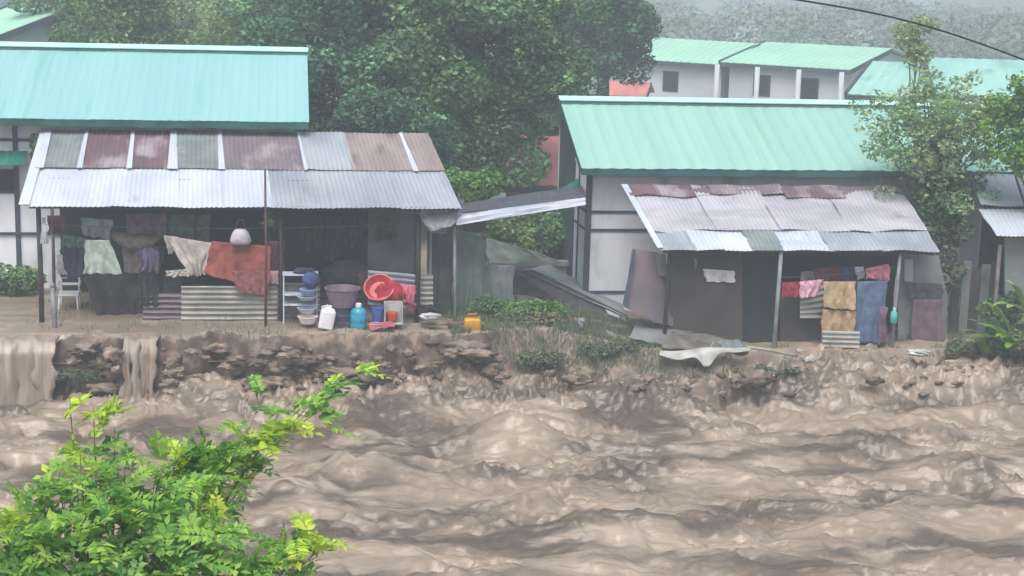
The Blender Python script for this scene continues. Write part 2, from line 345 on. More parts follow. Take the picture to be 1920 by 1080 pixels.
# rubble and clods along the eroded bank (uncountable)
r = np.random.default_rng(66); VV = []; FF_ = []; nn_ = 0
bm = bmesh.new(); bmesh.ops.create_icosphere(bm, subdivisions=3, radius=1); sv = np.array([v.co[:] for v in bm.verts]); sf = np.array([[v.index for v in f.verts] for f in bm.faces]); bm.free()
for i in range(420):
    x = r.uniform(-6, 17); e = float(bank_edge(np.array([x]))[0]); lo_ = x > 4
    y = e+r.normal()*.16-(.12 if not lo_ else .35+.3*r.random()); z = float(ground_z(np.array([x]), np.array([y]))[0]); z = max(z, r.uniform(-1.05, -.15 if not lo_ else -.6)); s_ = r.uniform(.03, .11)*(1 if r.random() < .8 else 1.6)
    if z > -.12 or (lo_ and r.random() < .72) or -3.0 < x < -2.38 or x < -4.3: continue
    d = sv*(1+.55*fbm(sv[:, 0]*1.9+i, sv[:, 1]*1.9+sv[:, 2]*2.3+i*.37, i % 7, 3, .6))[:, None]
    VV.append(d*s_*np.array([r.uniform(.9, 2.4), .9, r.uniform(.45, 1)])+[x, y, z]); FF_.append(sf+nn_); nn_ += len(sv)
M['rubble'] = mat('wet_bank_soil', (124, 112, 99), (94, 84, 74), 4, .55, (142, 132, 114), (.52, .66), 3, bump=.02, bscale=16, island=.35)
o = mesh_obj('bank_rubble', np.concatenate(VV), np.concatenate(FF_), M['rubble'], smooth=False); o['kind'] = 'stuff'

# ================================================================== LEFT HOUSE
A = P(0, 222, 35); B = P(580, 230, 35); C = P(575, 94, 38.4); zE = 3.70; zR = 5.04
hx0, hx1 = -15.0, .51
h = thing('green_roofed_house', 'long white house with a smooth turquoise metal roof behind the left tin shack', 'house', (-5, 35.6, 0))
mb = MB(); mb.mm((hx0+.4, 35.6, -.3), (hx1-.3, 35.75, 3.66)); mb.mm((hx0+.4, 41.0, -.3), (hx1-.3, 41.15, 3.66))
mb.prism([(hx1-.3, 35.75, -.3), (hx1-.3, 41.0, -.3), (hx1-.3, 41.0, 3.6), (hx1-.3, 38.4, 4.9), (hx1-.3, 35.75, 3.72)], (-.15, 0, 0))
mb.prism([(hx0+.55, 35.75, -.3), (hx0+.55, 41.0, -.3), (hx0+.55, 41.0, 3.6), (hx0+.55, 38.4, 4.9), (hx0+.55, 35.75, 3.72)], (-.15, 0, 0))
part('wall', mb, M['white'], h)
mb = MB(); sheet(mb, (hx0, 35, zE), (hx1, 35, zE), (hx1, 38.4, zR), (hx0, 38.4, zR), pitch=.2, amp=.0035, th=.01, trap=True, nv=3)
roof = part('roof', mb, M['teal_roof'], h)
mb = MB(); sheet(mb, (hx1, 41.8, zE), (hx0, 41.8, zE), (hx0, 38.41, zR), (hx1, 38.41, zR), pitch=.2, amp=.0035, th=.01, trap=True, nv=3)
part('rear_roof', mb, M['teal_roof'], h)
def ridge(x0, x1, y, z, parent, capm):
    mb = MB(); mb.prism([(x0, y-.20, z-.035), (x0, y, z+.05), (x0, y+.2, z-.035), (x0, y+.2, z-.05), (x0, y, z+.035), (x0, y-.2, z-.05)], (x1-x0, 0, 0))
    c = part('ridge_cap', mb, capm, parent)
    mb = MB(); mb.beam((x0, y-.235, z-.072), (x1, y-.235, z-.072), .05, .03); part('dark_strip', mb, M['teal_dark'], c)  # thin dark strip along the front lower edge of the ridge cap
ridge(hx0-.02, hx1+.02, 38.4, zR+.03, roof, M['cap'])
mb = MB(); mb.mm((hx0, 34.96, zE-.15), (hx1, 34.99, zE-.015)); part('fascia', mb, M['teal_dark'], h)
mb = MB(); mb.prism([(hx1-.03, 35.0, zE-.13), (hx1-.03, 38.4, zR-.14), (hx1-.03, 38.4, zR-.03), (hx1-.03, 35.0, zE-.02)], (.025, 0, 0)); part('barge_board', mb, M['teal_dark'], h)
mb = MB(); mb.mm((hx0+.4, 35.0, zE-.155), (hx1-.3, 35.59, zE-.13)); part('soffit', mb, M['trim'], h)
for px in (32,):
    a = P(px, 380, 35.58); mb = MB(); mb.mm((a[0]-.05, 35.56, -.2), (a[0]+.05, 35.598, 3.5)); part('batten', mb, M['trim'], h)
for xb in (-8.2, -10.5):
    mb = MB(); mb.mm((xb-.05, 35.56, -.2), (xb+.05, 35.598, 3.5)); part('batten', mb, M['trim'], h)
for py in (438, 262):
    a = P(40, py, 35.57); mb = MB(); mb.mm((hx0+.5, 35.545, a[2]-.03), (-3.5, 35.575, a[2]+.03)); part('rail', mb, M['trim'], h)
a = P(-60, 362, 35.59); b = P(30, 318, 35.59)
w = MB(); w.mm((a[0], 35.57, a[2]), (b[0], 35.597, b[2])); wf = part('window', w, M['trim'], h)
w = MB(); w.mm((a[0]+.05, 35.555, a[2]+.05), (b[0]-.05, 35.568, b[2]-.05)); part('pane', w, M['glass'], wf)
a = P(-60, 309, 34.95); b = P(44, 309, 34.95); c = P(44, 283, 35.56)
mb = MB(); sheet(mb, (a[0], 34.95, a[2]), (b[0], 34.95, a[2]), (b[0], 35.56, c[2]), (a[0], 35.56, c[2]), pitch=.15, amp=.008, th=.008)
part('awning', mb, M['teal_mid'], h)

# ================================================================== LEFT SHACK
LA, LB, LC, LD = P(45, 389, 31.6), P(866, 387, 31.6), P(802, 250, 35.3), P(86, 252, 35.3)
LA[2] = LB[2] = 2.35; LC[2] = LD[2] = 3.42
def lr(u, v): return LA*(1-u)*(1-v)+LB*u*(1-v)+LC*u*v+LD*(1-u)*v
s = thing('tin_shack', 'open fronted shack under patched grey and maroon tin sheets, full of hanging washing', 'shack', (-.7, 33.4, 0))
vt = .50
UP = np.array([0, 0, 1.])
low = [(0, .19, 'tin_bright'), (.185, .345, 'tin_bright'), (.34, .45, 'tin_bright'), (.447, .56, 'tin_bright'), (.556, .70, 'tin'), (.695, .86, 'tin'), (.855, 1.0, 'tin')]
for i, (u0, u1, k) in enumerate(low):
    mb = MB(); o_ = .012*(i % 2)
    sheet(mb, lr(u0, 0)+UP*o_, lr(u1, 0)+UP*o_, lr(u1, vt+.03)+UP*(o_+.0), lr(u0, vt+.03)+UP*o_, pitch=.095, amp=.008, seed=i, jag=.05, wav=.02)
    part('roof_sheet', mb, M[k], s)
up = [(0, .105, 'tin_grey'), (.10, .225, 'tin_rust'), (.22, .33, 'tin_rust'), (.325, .45, 'tin_grey'), (.445, .655, 'tin_plum'), (.65, .775, 'tin'), (.77, .925, 'tin_tan'), (.92, 1.0, 'tin_tan')]
for i, (u0, u1, k) in enumerate(up):
    mb = MB(); o_ = .03+.012*(i % 2); 
    sheet(mb, lr(u0, vt-.03)+UP*o_, lr(u1, vt-.03)+UP*o_, lr(u1, 1)+UP*o_, lr(u0, 1)+UP*o_, pitch=.095, amp=.008, seed=i+20, jag=.04, wav=.015)
    part('roof_sheet', mb, M[k], s)
for i, (u, w_, vv) in enumerate([(.106, .006, 1), (.224, .006, 1), (.328, .011, 1), (.447, .007, 1), (.653, .004, 1), (.925, .006, .99), (.01, .010, 1)]):
    mb = MB(); o_ = .062
    sheet(mb, lr(u-w_*1.1, vt-.05)+UP*o_, lr(u+w_*1.2, vt-.05)+UP*o_, lr(u+w_*.7, vv)+UP*o_, lr(u-w_*.7, vv)+UP*o_, pitch=.06, amp=.005, seed=i, wav=.01, nv=8)
    part('flashing', mb, M['tin_bright'], s)
mb = MB(); g = lr(-.004, 0)+UP*.03; mb.slab(np.array([[lr(-.012, v)+UP*.04 for v in np.linspace(0, 1, 6)], [lr(.012, v)+UP*.04 for v in np.linspace(0, 1, 6)]]), .006, (0, 0, 1)); part('flashing', mb, M['tin_bright'], s)
for v in (.03, .36, .5, .8):   # purlins
    a, b = lr(.01, v)-UP*.05, lr(.985, v)-UP*.05; mb = MB(); mb.beam(a, b, .05, .07); part('purlin', mb, M['wood_dark'], s)
for px, r_, m_, Y_, top in ((75, .05, 'wood_dark', 31.9, 2.38), (783, .055, 'wood_dark', 32.0, 2.4), (806, .03, 'pole_grey', 32.5, 2.5), (526, .04, 'wood_dark', 31.95, 2.4), (300, .035, 'wood_dark', 32.6, 2.5), (100, .035, 'wood_grey', 35.0, 3.2), (775, .05, 'wood_dark', 35.0, 3.25)):
    a = P(px, 500, Y_); mb = MB(); mb.tube([(a[0], Y_, -.5), (a[0]+.01, Y_, 1.0), (a[0], Y_, top)], [r_*1.05, r_, r_*.95]); part('post', mb, M[m_], s, True)
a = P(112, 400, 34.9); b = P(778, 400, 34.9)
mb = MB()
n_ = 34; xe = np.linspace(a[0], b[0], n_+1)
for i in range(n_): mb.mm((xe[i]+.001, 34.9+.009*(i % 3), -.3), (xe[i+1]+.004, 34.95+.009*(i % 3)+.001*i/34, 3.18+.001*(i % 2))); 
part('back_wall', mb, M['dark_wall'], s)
mb = MB(); a = P(372, 560, 33.6); mb.mm((a[0], 32.3, -.2), (a[0]+.05, 34.88, 2.5)); part('partition', mb, M['dark_wall'], s)
mb = MB(); a = P(690, 420, 33.4); b = P(778, 420, 33.4); mb.mm((a[0], 33.4, -.1), (b[0], 33.44, 2.45)); part('inner_panel', mb, M['grey_panel'], s)
def hfence(px0, px1, py0, py1, Y_, m_, seed=0, pitch=.108, amp=.036, tl=0):
    a0, b0, c0, d0 = P(px0, py1, Y_), P(px1, py1+tl, Y_), P(px1, py0+tl, Y_), P(px0, py0, Y_)
    mb = MB(); sheet(mb, a0, b0, c0, d0, pitch=pitch, amp=amp, along='u', wav=.02, seed=seed, nv=8); return mb
part('ribbed_panel', hfence(340, 520, 536, 608, 31.95, 'corr', 1), M['corr'], s)
part('ribbed_panel', hfence(268, 345, 548, 606, 32.05, 'corr', 2), M['tin_plum'], s)
part('ribbed_panel', hfence(508, 600, 530, 612, 32.02, 'corr', 3, tl=1), M['corr'], s)
part('ribbed_panel', hfence(690, 782, 507, 570, 32.1, 'corr', 4, tl=8), M['tin'], s)
part('ribbed_panel', hfence(783, 812, 515, 590, 32.2, 'corr', 5), M['corr'], s)

# tall pole in front
a = P(498, 645, 31.35); b = P(497, 318, 31.35)
mb = MB(); mb.tube([a, (a+b)/2+np.array([.015, 0, 0]), b], [.028, .026, .02])
solo('wooden_pole', 'thin upright pole standing on the mud in front of the left shack roof', 'pole', mb, M['wood_red'], smooth=True)

def ob(px, py, Y_): return P(px, py, Y_)
def lump(name, label, cat, c, px, py, Y_, sx, sy, sz, seed=0, amp=.22, n=20, R=None):
    th = np.linspace(0, math.pi, n); ph = np.linspace(0, 2*math.pi, 2*n, endpoint=False); T, Ph = np.meshgrid(th, ph, indexing='ij')
    d = np.stack([np.sin(T)*np.cos(Ph), np.sin(T)*np.sin(Ph), np.cos(T)], -1)
    rr = 1+amp*fbm(d[..., 0]*1.8+seed+d[..., 2]*1.3, d[..., 1]*1.8+d[..., 2]*1.1, seed, 3)
    V = d*rr[..., None]*np.array([sx, sy, sz]); 
    if R is not None: V = V@np.array(R).T
    V = V+ob(px, py, Y_)+np.array([0, 0, sz]); m_ = 2*n
    F = [(i*m_+j, (i+1)*m_+j, (i+1)*m_+(j+1) % m_, i*m_+(j+1) % m_) for i in range(n-1) for j in range(m_)]
    mb = MB(); mb.add(V.reshape(-1, 3), F); return solo(name, label, cat, mb, c if not isinstance(c, tuple) else plain(name+'_cloth', c, .8, .85), smooth=True)
# clothes lines and washing, left shack
def rope(pa, pb, Y_, sag, label, r_=.006):
    a = P(*pa, Y_); b = P(*pb, Y_); t = np.linspace(0, 1, 12)[:, None]; p = a*(1-t)+b*t; p[:, 2] -= sag*4*t[:, 0]*(1-t[:, 0])
    mb = MB(); mb.tube(p, r_, 5); return solo('clothes_line', label, 'clothes line', mb, M['wood_grey'])
rope((78, 420), (783, 418), 32.0, .10, 'cord strung across the front of the left shack under its eave')
rope((1462, 520), (1682, 500), 31.75, .05, 'cord of washing between the two posts of the right shack')
CL = [
 ('small_towel', 'narrow white cloth hanging by the left corner post', 'cloth', (205, 212, 222), [(78, 408), (86, 408), (92, 457), (76, 457)], 31.8, .02),
 ('curtain', 'navy cloth hanging below the white edged green mat', 'cloth', (62, 68, 96), [(112, 468), (158, 468), (158, 520), (112, 520)], 32.3, .02),
 ('small_towel', 'short dirty white rag at the left edge of the navy cloth', 'cloth', (178, 176, 182), [(106, 478), (116, 478), (124, 515), (106, 515)], 32.1, .02),
 ('sleeping_mat', 'dark green mat with a pale lower edge at the far left', 'mat', (70, 92, 78), [(116, 440), (160, 446), (160, 466), (116, 462)], 32.0, .02),
 ('towel', 'pale green and grey towel hanging left of the tan bundle', 'towel', (176, 192, 184), [(160, 450), (206, 450), (230, 514), (156, 514)], 31.9, .025),
 ('shirt', 'reddish pink garment hanging high beside the left corner post', 'cloth', (128, 92, 102), [(88, 404), (122, 404), (120, 436), (92, 438)], 32.4, .03),
 ('shirt', 'light grey shirt hanging under the eave above the pale green towel', 'shirt', (140, 158, 164), [(150, 408), (212, 412), (206, 450), (156, 440)], 32.3, .03),
 ('blanket', 'dusky maroon blanket hanging under the eave above the tan bundle', 'blanket', (100, 84, 100), [(236, 400), (314, 400), (312, 438), (238, 438)], 32.2, .04),
 ('curtain', 'dark green curtain hanging above the cream sheet', 'curtain', (76, 100, 88), [(316, 402), (396, 402), (392, 462), (316, 446)], 32.35, .04),
 ('bed_sheet', 'crumpled cream sheet draped in a point beside the orange tarpaulin', 'sheet', (196, 188, 184), [(309, 441), (398, 456), (382, 516), (356, 518)], 31.9, .04),
 ('bed_sheet', 'narrow strip of cream cloth hanging left of the draped cream sheet', 'cloth', (186, 180, 176), [(307, 441), (334, 444), (322, 478), (314, 474)], 31.95, .02),
 ('rag', 'torn pale rag lying along the top of the ribbed panel', 'cloth', (184, 180, 176), [(312, 508), (352, 504), (356, 518), (310, 518)], 31.8, .02),
 ('tarpaulin', 'faded orange red tarpaulin hanging over the ribbed tin panel', 'tarpaulin', (160, 90, 82), [(396, 452), (508, 462), (506, 548), (384, 512)], 31.85, .03),
 ('tarpaulin', 'lower pink red fold of cloth under the orange tarpaulin', 'tarpaulin', (146, 90, 94), [(432, 508), (508, 510), (506, 556), (446, 546)], 31.78, .03),
 ('curtain', 'dark maroon cloth right behind the tall wooden pole', 'cloth', (92, 62, 72), [(500, 452), (534, 452), (532, 520), (502, 520)], 31.98, .03),
 ('rag', 'small pinkish rag on the ribbed panel right of the wooden pole', 'cloth', (188, 160, 158), [(508, 508), (522, 508), (522, 532), (508, 532)], 31.85, .015),
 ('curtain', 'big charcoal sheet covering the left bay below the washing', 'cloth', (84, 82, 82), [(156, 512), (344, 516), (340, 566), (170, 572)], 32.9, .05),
]
for n, l, ca, c, px, Y_, f_ in CL: cloth(n, l, ca, c, px, Y_, f_, edge=.03)
for c_, px, Y_, n_, l_ in [((60, 66, 64), [(560, 404), (606, 404), (604, 470), (564, 474)], 33.6, 'jacket', 'dark green grey jacket hanging deep inside above the metal rack'),
  ((74, 68, 76), [(612, 406), (650, 406), (652, 492), (610, 486)], 33.9, 'blanket', 'dark mauve blanket hanging deep inside above the wash tub'),
  ((66, 78, 84), [(655, 408), (688, 408), (686, 462), (658, 466)], 33.5, 'shirt', 'slate coloured shirt hanging inside left of the grey inner panel'),
  ((86, 84, 84), [(700, 404), (744, 404), (742, 448), (704, 452)], 33.0, 'shirt', 'dim grey shirt hanging in front of the grey inner panel'),
  ((60, 56, 58), [(176, 556), (268, 558), (266, 606), (180, 602)], 32.5, 'sacking', 'dark sacking standing low between the plastic chair and the ribbed panel')]:
    cloth(n_, l_, n_, c_, px, Y_, .05, 3, edge=.05)
lump('bundle', 'dark heap of cloth on the ground behind the wash tub', 'bundle', (60, 62, 64), 650, 540, 33.0, .5, .25, .28, 91, .3)
lump('bundle', 'dark lumpy sack behind the red basin', 'sack', (72, 66, 66), 700, 560, 32.6, .3, .2, .3, 93, .3)
# tan hammock-like bundle
U, V = np.meshgrid(np.linspace(0, 1, 25), np.linspace(0, 2*math.pi, 17), indexing='ij')
a = P(206, 440, 32.5); b = P(310, 438, 32.5); c = a*(1-U[..., None])+b*U[..., None]
rr = .06+.17*np.sin(U*math.pi)**.7+.015*perlin(U*6, V*2, 2)
c = c.copy(); c[..., 2] += -.16*np.sin(U*math.pi)+rr*.75*np.sin(V); c[..., 1] += rr*.8*np.cos(V)
mb = MB(); nu, nv = U.shape; mb.add(c.reshape(-1, 3), [(i*nv+j, (i+1)*nv+j, (i+1)*nv+j+1, i*nv+j+1) for i in range(nu-1) for j in range(nv-1)])
solo('hammock', 'tan cloth hammock slung between the pale green towel and the cream sheet', 'hammock', mb, plain('hammock_canvas', (132, 120, 112), .8, .9, bump=.01), smooth=True)
cloth('bed_sheet', 'grey pink cloth hanging behind the tan hammock', 'cloth', (146, 136, 136), [(226, 462), (308, 462), (304, 512), (236, 512)], 32.7, .04)

# white bundle / bag
a = P(451, 444, 31.75); mb = MB(); prof = [(.02, .155), (.10, .15), (.15, .10), (.19, 0), (.21, -.08), (.18, -.14), (.05, -.155)]
mb.lathe([(r_, z) for r_, z in prof][::-1], a, 18, R=np.diag([1, .7, 1])); mb2 = MB(); mb2.tube([a+[-.1, 0, .15], a+[-.04, 0, .33], a+[.05, 0, .33], a+[.1, 0, .15]], .008, 6)
t_ = thing('hanging_bag', 'off white bag hanging above the orange tarpaulin', 'bag', a-[0, 0, .16]); part('bag_body', mb, plain('bag_cloth', (186, 184, 194)), t_, True); part('handle', mb2, M['wood_grey'], t_, True)

# ---- purple shirt on its hanger
a = P(277, 461, 31.9); ps = thing('purple_shirt', 'faded purple short sleeved shirt hanging in front of the tan hammock', 'shirt', a-[0, 0, .5])
def outline(uv, dz, seed, fl=.02):
    pts = []
    for u, v in uv: pts.append(a+np.array([u, fl*math.sin(u*22+v*5+seed), v]))
    return pts
mb = MB(); mb.slab(cloth_grid(a+[-.12, 0, -.04], a+[.12, 0, -.04], a+[.15, 0, -.50], a+[-.16, 0, -.52], .04, 3, seed=5, edge=.03), .012, (0, -1, 0)); part('shirt_body', mb, plain('purple_shirt_cloth', (104, 94, 128), .8, .9), ps, True)
for sx in (-1, 1): mb = MB(); mb.slab(cloth_grid(a+[sx*.10, .01, -.04], a+[sx*.20, .01, -.12], a+[sx*.22, .01, -.24], a+[sx*.13, .01, -.22], .02, 2, seed=8+sx), .012, (0, -1, 0)); part('sleeve', mb, bpy.data.materials['purple_shirt_cloth'], ps, True)
mb = MB(); mb.tube([a+[-.13, 0, -.05], a+[0, 0, .02], a+[.13, 0, -.05]], .012, 6); mb.tube([a+[0, 0, .02], a+[0, 0, .10]], .006, 5); part('hanger', mb, M['wood_dark'], ps, True)
cloth('trousers', 'dark trousers hanging below the faded purple shirt', 'trousers', (58, 58, 62), [(262, 508), (292, 508), (296, 574), (258, 572)], 32.0, .04, 3, edge=.04)

# ---- white plastic chair
ca = P(131, 592, 33.2); wp = plain('white_plastic', (222, 224, 228), .95, .4, spec=.5)
ch = thing('plastic_chair', 'white plastic chair standing in the brown flood water under the shack', 'chair', (ca[0], 33.2, -.1))
z0 = .0
cx = ca[0]; mb = MB(); mb.box((cx, 33.2, .34), (.42, .4, .035)); part('seat', mb, wp, ch)
for sx in (-1, 1):
    for sy in (-1, 1): mb = MB(); mb.tube([(cx+sx*.2, 33.2+sy*.19, -.1), (cx+sx*.17, 33.2+sy*.16, .33)], [.018, .024], 6); part('leg', mb, wp, ch, True)
mb = MB()
for sx in (-1, 1): mb.beam((cx+sx*.17, 33.36, .35), (cx+sx*.19, 33.42, .80), .03, .03)
for z in (.50, .64, .79): mb.box((cx, 33.36+.1*z*.7, z), (.40, .025, .05))
part('backrest', mb, wp, ch)
for sx in (-1, 1): mb = MB(); mb.tube([(cx+sx*.2, 33.03, .34), (cx+sx*.22, 33.02, .52), (cx+sx*.21, 33.38, .56)], .016, 6); part('armrest', mb, wp, ch, True)
a = P(100, 608, 31.4); b = P(100, 537, 31.4)
mb = MB(); mb.tube([(a[0]+.03, 31.4, -.3), (a[0]+.02, 31.4, .4), (a[0], 31.4, b[2])], [.055, .05, .04]); mb.lathe([(.045, 0), (.045, .05), (.02, .1)], (a[0], 31.4, b[2]-.02), 8)
solo('short_post', 'short pale stump of a post standing in the flood left of the plastic chair', 'post', mb, M['pole_grey'], smooth=True)
# low dark green growth & wooden bench base far left
# ================================================================== PILE OF HOUSEHOLD THINGS
def ob(px, py, Y_): return P(px, py, Y_)
# rack with folded things
a = ob(532, 612, 31.7); b = ob(598, 512, 31.7)
rk = thing('metal_rack', 'white metal rack at the left end of the household goods', 'rack', (a[0]+.1, 31.75, a[2]))
wm = plain('white_enamel', (196, 204, 222), .92, .4, spec=.5)
for x_ in (a[0], b[0]-.04):
    for y_ in (31.6, 31.9): mb = MB(); mb.tube([(x_, y_, a[2]), (x_, y_, b[2])], .016, 6); part('upright', mb, wm, rk)
for z in (b[2]-.02, .62, .42):
    mb = MB(); mb.mm((a[0]-.02, 31.58, z-.012), (b[0]-.02, 31.92, z+.012)); part('shelf', mb, wm, rk)
def basin(label, c, px, py, Y_, r_, hgt, rgb, flat=.0, R=None, name='basin', cat='basin', group=None, pat=False):
    p_ = ob(px, py, Y_); mb = MB()
    mb.lathe([(r_*.7, 0), (r_*.74, .01), (r_*.98, hgt*.92), (r_*1.06, hgt), (r_*1.06, hgt+.012), (r_*.97, hgt+.012), (r_*.93, hgt*.9), (r_*.68, .02), (.01, .018)], p_, 26, R=R)
    return solo(name, label, cat, mb, plain(name+'_plastic', rgb, .9, .4, spec=.5), group, smooth=False)
basin('light blue basin stacked on the rack under the blue bundle', None, 578, 549, 31.5, .17, .07, (150, 178, 214))
basin('pale basin under the light blue basin on the rack', None, 576, 562, 31.48, .19, .07, (168, 184, 204))
basin('greyish white basin in the middle of the rack', None, 576, 586, 31.46, .19, .09, (186, 190, 204))
basin('cream basin standing on the mud at the foot of the rack', None, 577, 606, 31.3, .19, .13, (226, 218, 214))
# blue bundle
lump('bundle', 'dark blue bundle of cloth on top of the white rack', 'bundle', (62, 78, 128), 583, 540, 31.55, .17, .15, .16, 3)
lump('bundle', 'dark navy bundle with white trim heaped above the blue one', 'bundle', (54, 54, 84), 570, 516, 31.7, .20, .12, .08, 5)
# purple wash tub on dark drum
basin('wide dull purple wash tub standing on the dark drum', None, 642, 574, 31.5, .34, .36, (124, 106, 122), name='wash_tub', cat='tub')
p_ = ob(642, 612, 31.55); mb = MB(); mb.lathe([(.22, 0), (.26, .01), (.27, .12), (.26, .14), (.27, .26), (.26, .28), (.26, .40), (.24, .41)], p_, 26)
solo('drum', 'dark navy plastic drum under the purple wash tub', 'drum', mb, plain('drum_plastic', (56, 58, 86), .9, .5))
# white jug leaning
p_ = ob(610, 616, 31.15); q = math.radians(10); Rj = np.array([[math.cos(q), 0, math.sin(q)], [0, 1, 0], [-math.sin(q), 0, math.cos(q)]])
jg = thing('water_jug', 'white plastic water jug leaning left of the blue water container', 'jug', p_)
mb = MB(); ring = []
for z, wx, wy in ((0, .13, .08), (.02, .15, .1), (.34, .15, .1), (.40, .11, .07), (.43, .05, .05), (.47, .045, .045)):
    ring.append([(wx*np.sign(math.cos(t))*abs(math.cos(t))**.5, wy*np.sign(math.sin(t))*abs(math.sin(t))**.5, z) for t in np.linspace(0, 2*math.pi, 24, endpoint=False)])
V = np.array(ring).reshape(-1, 3)@Rj.T+p_; mb.add(V, [(i*24+k, i*24+(k+1) % 24, (i+1)*24+(k+1) % 24, (i+1)*24+k) for i in range(5) for k in range(24)]+[tuple(range(24))[::-1], tuple(range(120, 144))])
part('container', mb, wp, jg)
mb = MB(); mb.tube([p_+Rj@[-.12, 0, .30], p_+Rj@[-.14, 0, .42], p_+Rj@[-.04, 0, .46]], .016, 6); part('handle', mb, wp, jg, True)
# blue water container
p_ = ob(672, 618, 31.25); bw = thing('water_container', 'bright blue round water container with a white cap', 'water container', p_)
mb = MB(); mb.lathe([(.14, 0), (.16, .02), (.165, .12), (.155, .14), (.165, .16), (.165, .30), (.155, .32), (.16, .34), (.13, .41), (.06, .45), (.05, .46)], p_, 26)
part('container', mb, plain('blue_plastic', (42, 150, 186), .9, .3, spec=.5), bw, True)
mb = MB(); mb.lathe([(.055, .455), (.06, .46), (.06, .52), (.05, .53)], p_, 16); part('cap', mb, wp, bw)
# red basin, tilted
q = math.radians(48); Rt = np.array([[1, 0, 0], [0, math.cos(q), -math.sin(q)], [0, math.sin(q), math.cos(q)]]); q2 = math.radians(-12); Rt = np.array([[math.cos(q2), -math.sin(q2), 0], [math.sin(q2), math.cos(q2), 0], [0, 0, 1]])@Rt
rp = plain('red_plastic', (184, 56, 66), .82, .4, spec=.5)
p_ = ob(712, 545, 31.75); mb = MB(); r_ = .29; hh = .13
mb.lathe([(.01, 0), (r_*.7, 0), (r_*.74, .01), (r_*.98, hh*.92), (r_*1.06, hh), (r_*1.06, hh+.012), (r_*.97, hh+.012), (r_*.93, hh*.9), (r_*.68, .02), (.01, .018)][::-1], p_, 30, R=Rt)
solo('basin', 'large bright red basin propped on its side against the ribbed panel', 'basin', mb, rp, smooth=False)
lump('bundle', 'crumpled red plastic sheet to the right of the red basin', 'plastic sheet', (176, 48, 62), 730, 572, 31.7, .26, .14, .24, 9, .35)
cloth('towel', 'pink cloth hanging on the right end of the ribbed panel', 'towel', (214, 118, 142), [(750, 534), (780, 536), (778, 572), (754, 566)], 31.7, .03)
cloth('rag', 'dull red pink rag hanging below the pink cloth', 'cloth', (160, 92, 108), [(758, 566), (780, 568), (778, 590), (766, 586)], 31.75, .02)
basin('small royal blue bucket below the red basin', None, 708, 604, 31.35, .13, .28, (62, 96, 170), name='bucket', cat='bucket')
# small crate with red content
p_ = ob(737, 606, 31.3); cr_ = thing('crate', 'small pale open crate holding a red thing beside the blue bucket', 'crate', p_)
gp = plain('pale_crate_plastic', (178, 182, 180), .9, .5)
for (dx, dy, sx_, sy_) in ((-.17, 0, .02, .3), (.17, 0, .02, .3), (0, .14, .36, .02)):
    mb = MB(); mb.box(p_+[dx, dy, .21], (sx_, sy_, .42)); part('side_panel', mb, gp, cr_)
mb = MB(); mb.box(p_+[0, 0, .01], (.32, .26, .02)); part('bottom_panel', mb, gp, cr_)
basin('red bowl lying inside the pale crate', None, 735, 600, 31.3, .12, .14, (214, 78, 62), name='bowl', cat='bowl')
basin('shallow white bowl tipped on the mud below the blue bucket', None, 706, 612, 31.1, .12, .05, (206, 200, 212), name='bowl', cat='bowl')
mb = MB(); mb.slab(cloth_grid(P(690, 606, 31.1), P(736, 602, 31.2), P(740, 612, 30.95), P(694, 618, 30.9), .02, 3, seed=4), .006, (0, 0, 1)); solo('rag', 'pink red rag spread on the ground in front of the crate', 'cloth', mb, plain('pink_rag', (176, 92, 104)), smooth=True)
lump('bundle', 'black and white plastic bag lying at the foot of the right corner post', 'bag', (206, 206, 208), 806, 600, 31.3, .2, .12, .07, 12, .35)
lump('bundle', 'black crumpled bag just behind the white plastic bag', 'bag', (40, 38, 40), 800, 596, 31.6, .19, .12, .13, 14, .35)
for i, (x0, y0, x1, y1, l) in enumerate([(805, 612, 872, 604, 'long weathered plank lying behind the black bag on the mud'), (790, 622, 850, 626, 'pale short plank at the brink of the bank'), (826, 598, 880, 616, 'thin grey plank slanting towards the yellow container')]):
    mb = MB(); mb.beam(P(x0, y0, 31.3-.1*i), P(x1, y1, 31.2-.1*i), .09, .03); solo('plank', l, 'plank', mb, plain('plank_wood', (130, 110, 92), .8), 'planks by the corner of the left shack')
# yellow container
p_ = ob(885, 628, 31.0); yc = thing('jerrycan', 'square yellow jerrycan standing on the bank between shack and grass', 'jerrycan', p_)
yp = plain('yellow_plastic', (206, 150, 50), .82, .45, spec=.4); mb = MB(); ring = []
for z, wx, wy in ((0, .15, .11), (.02, .17, .12), (.12, .17, .12), (.14, .163, .115), (.16, .17, .12), (.30, .17, .12), (.34, .14, .1), (.355, .05, .05)):
    ring.append([(wx*np.sign(math.cos(t))*abs(math.cos(t))**.4, wy*np.sign(math.sin(t))*abs(math.sin(t))**.4, z) for t in np.linspace(0, 2*math.pi, 24, endpoint=False)])
V = np.array(ring).reshape(-1, 3)+p_; mb.add(V, [(i*24+k, i*24+(k+1) % 24, (i+1)*24+(k+1) % 24, (i+1)*24+k) for i in range(7) for k in range(24)]+[tuple(range(24))[::-1], tuple(range(168, 192))])
part('container', mb, yp, yc)
mb = MB(); mb.tube([p_+[-.1, 0, .33], p_+[-.08, 0, .42], p_+[.07, 0, .42], p_+[.09, 0, .33]], .018, 6); part('handle', mb, yp, yc, True)
mb = MB(); mb.lathe([(.035, .35), (.035, .39), (.03, .395)], p_+[.12, 0, -.02], 12); part('cap', mb, plain('olive_cap', (150, 140, 60)), yc)

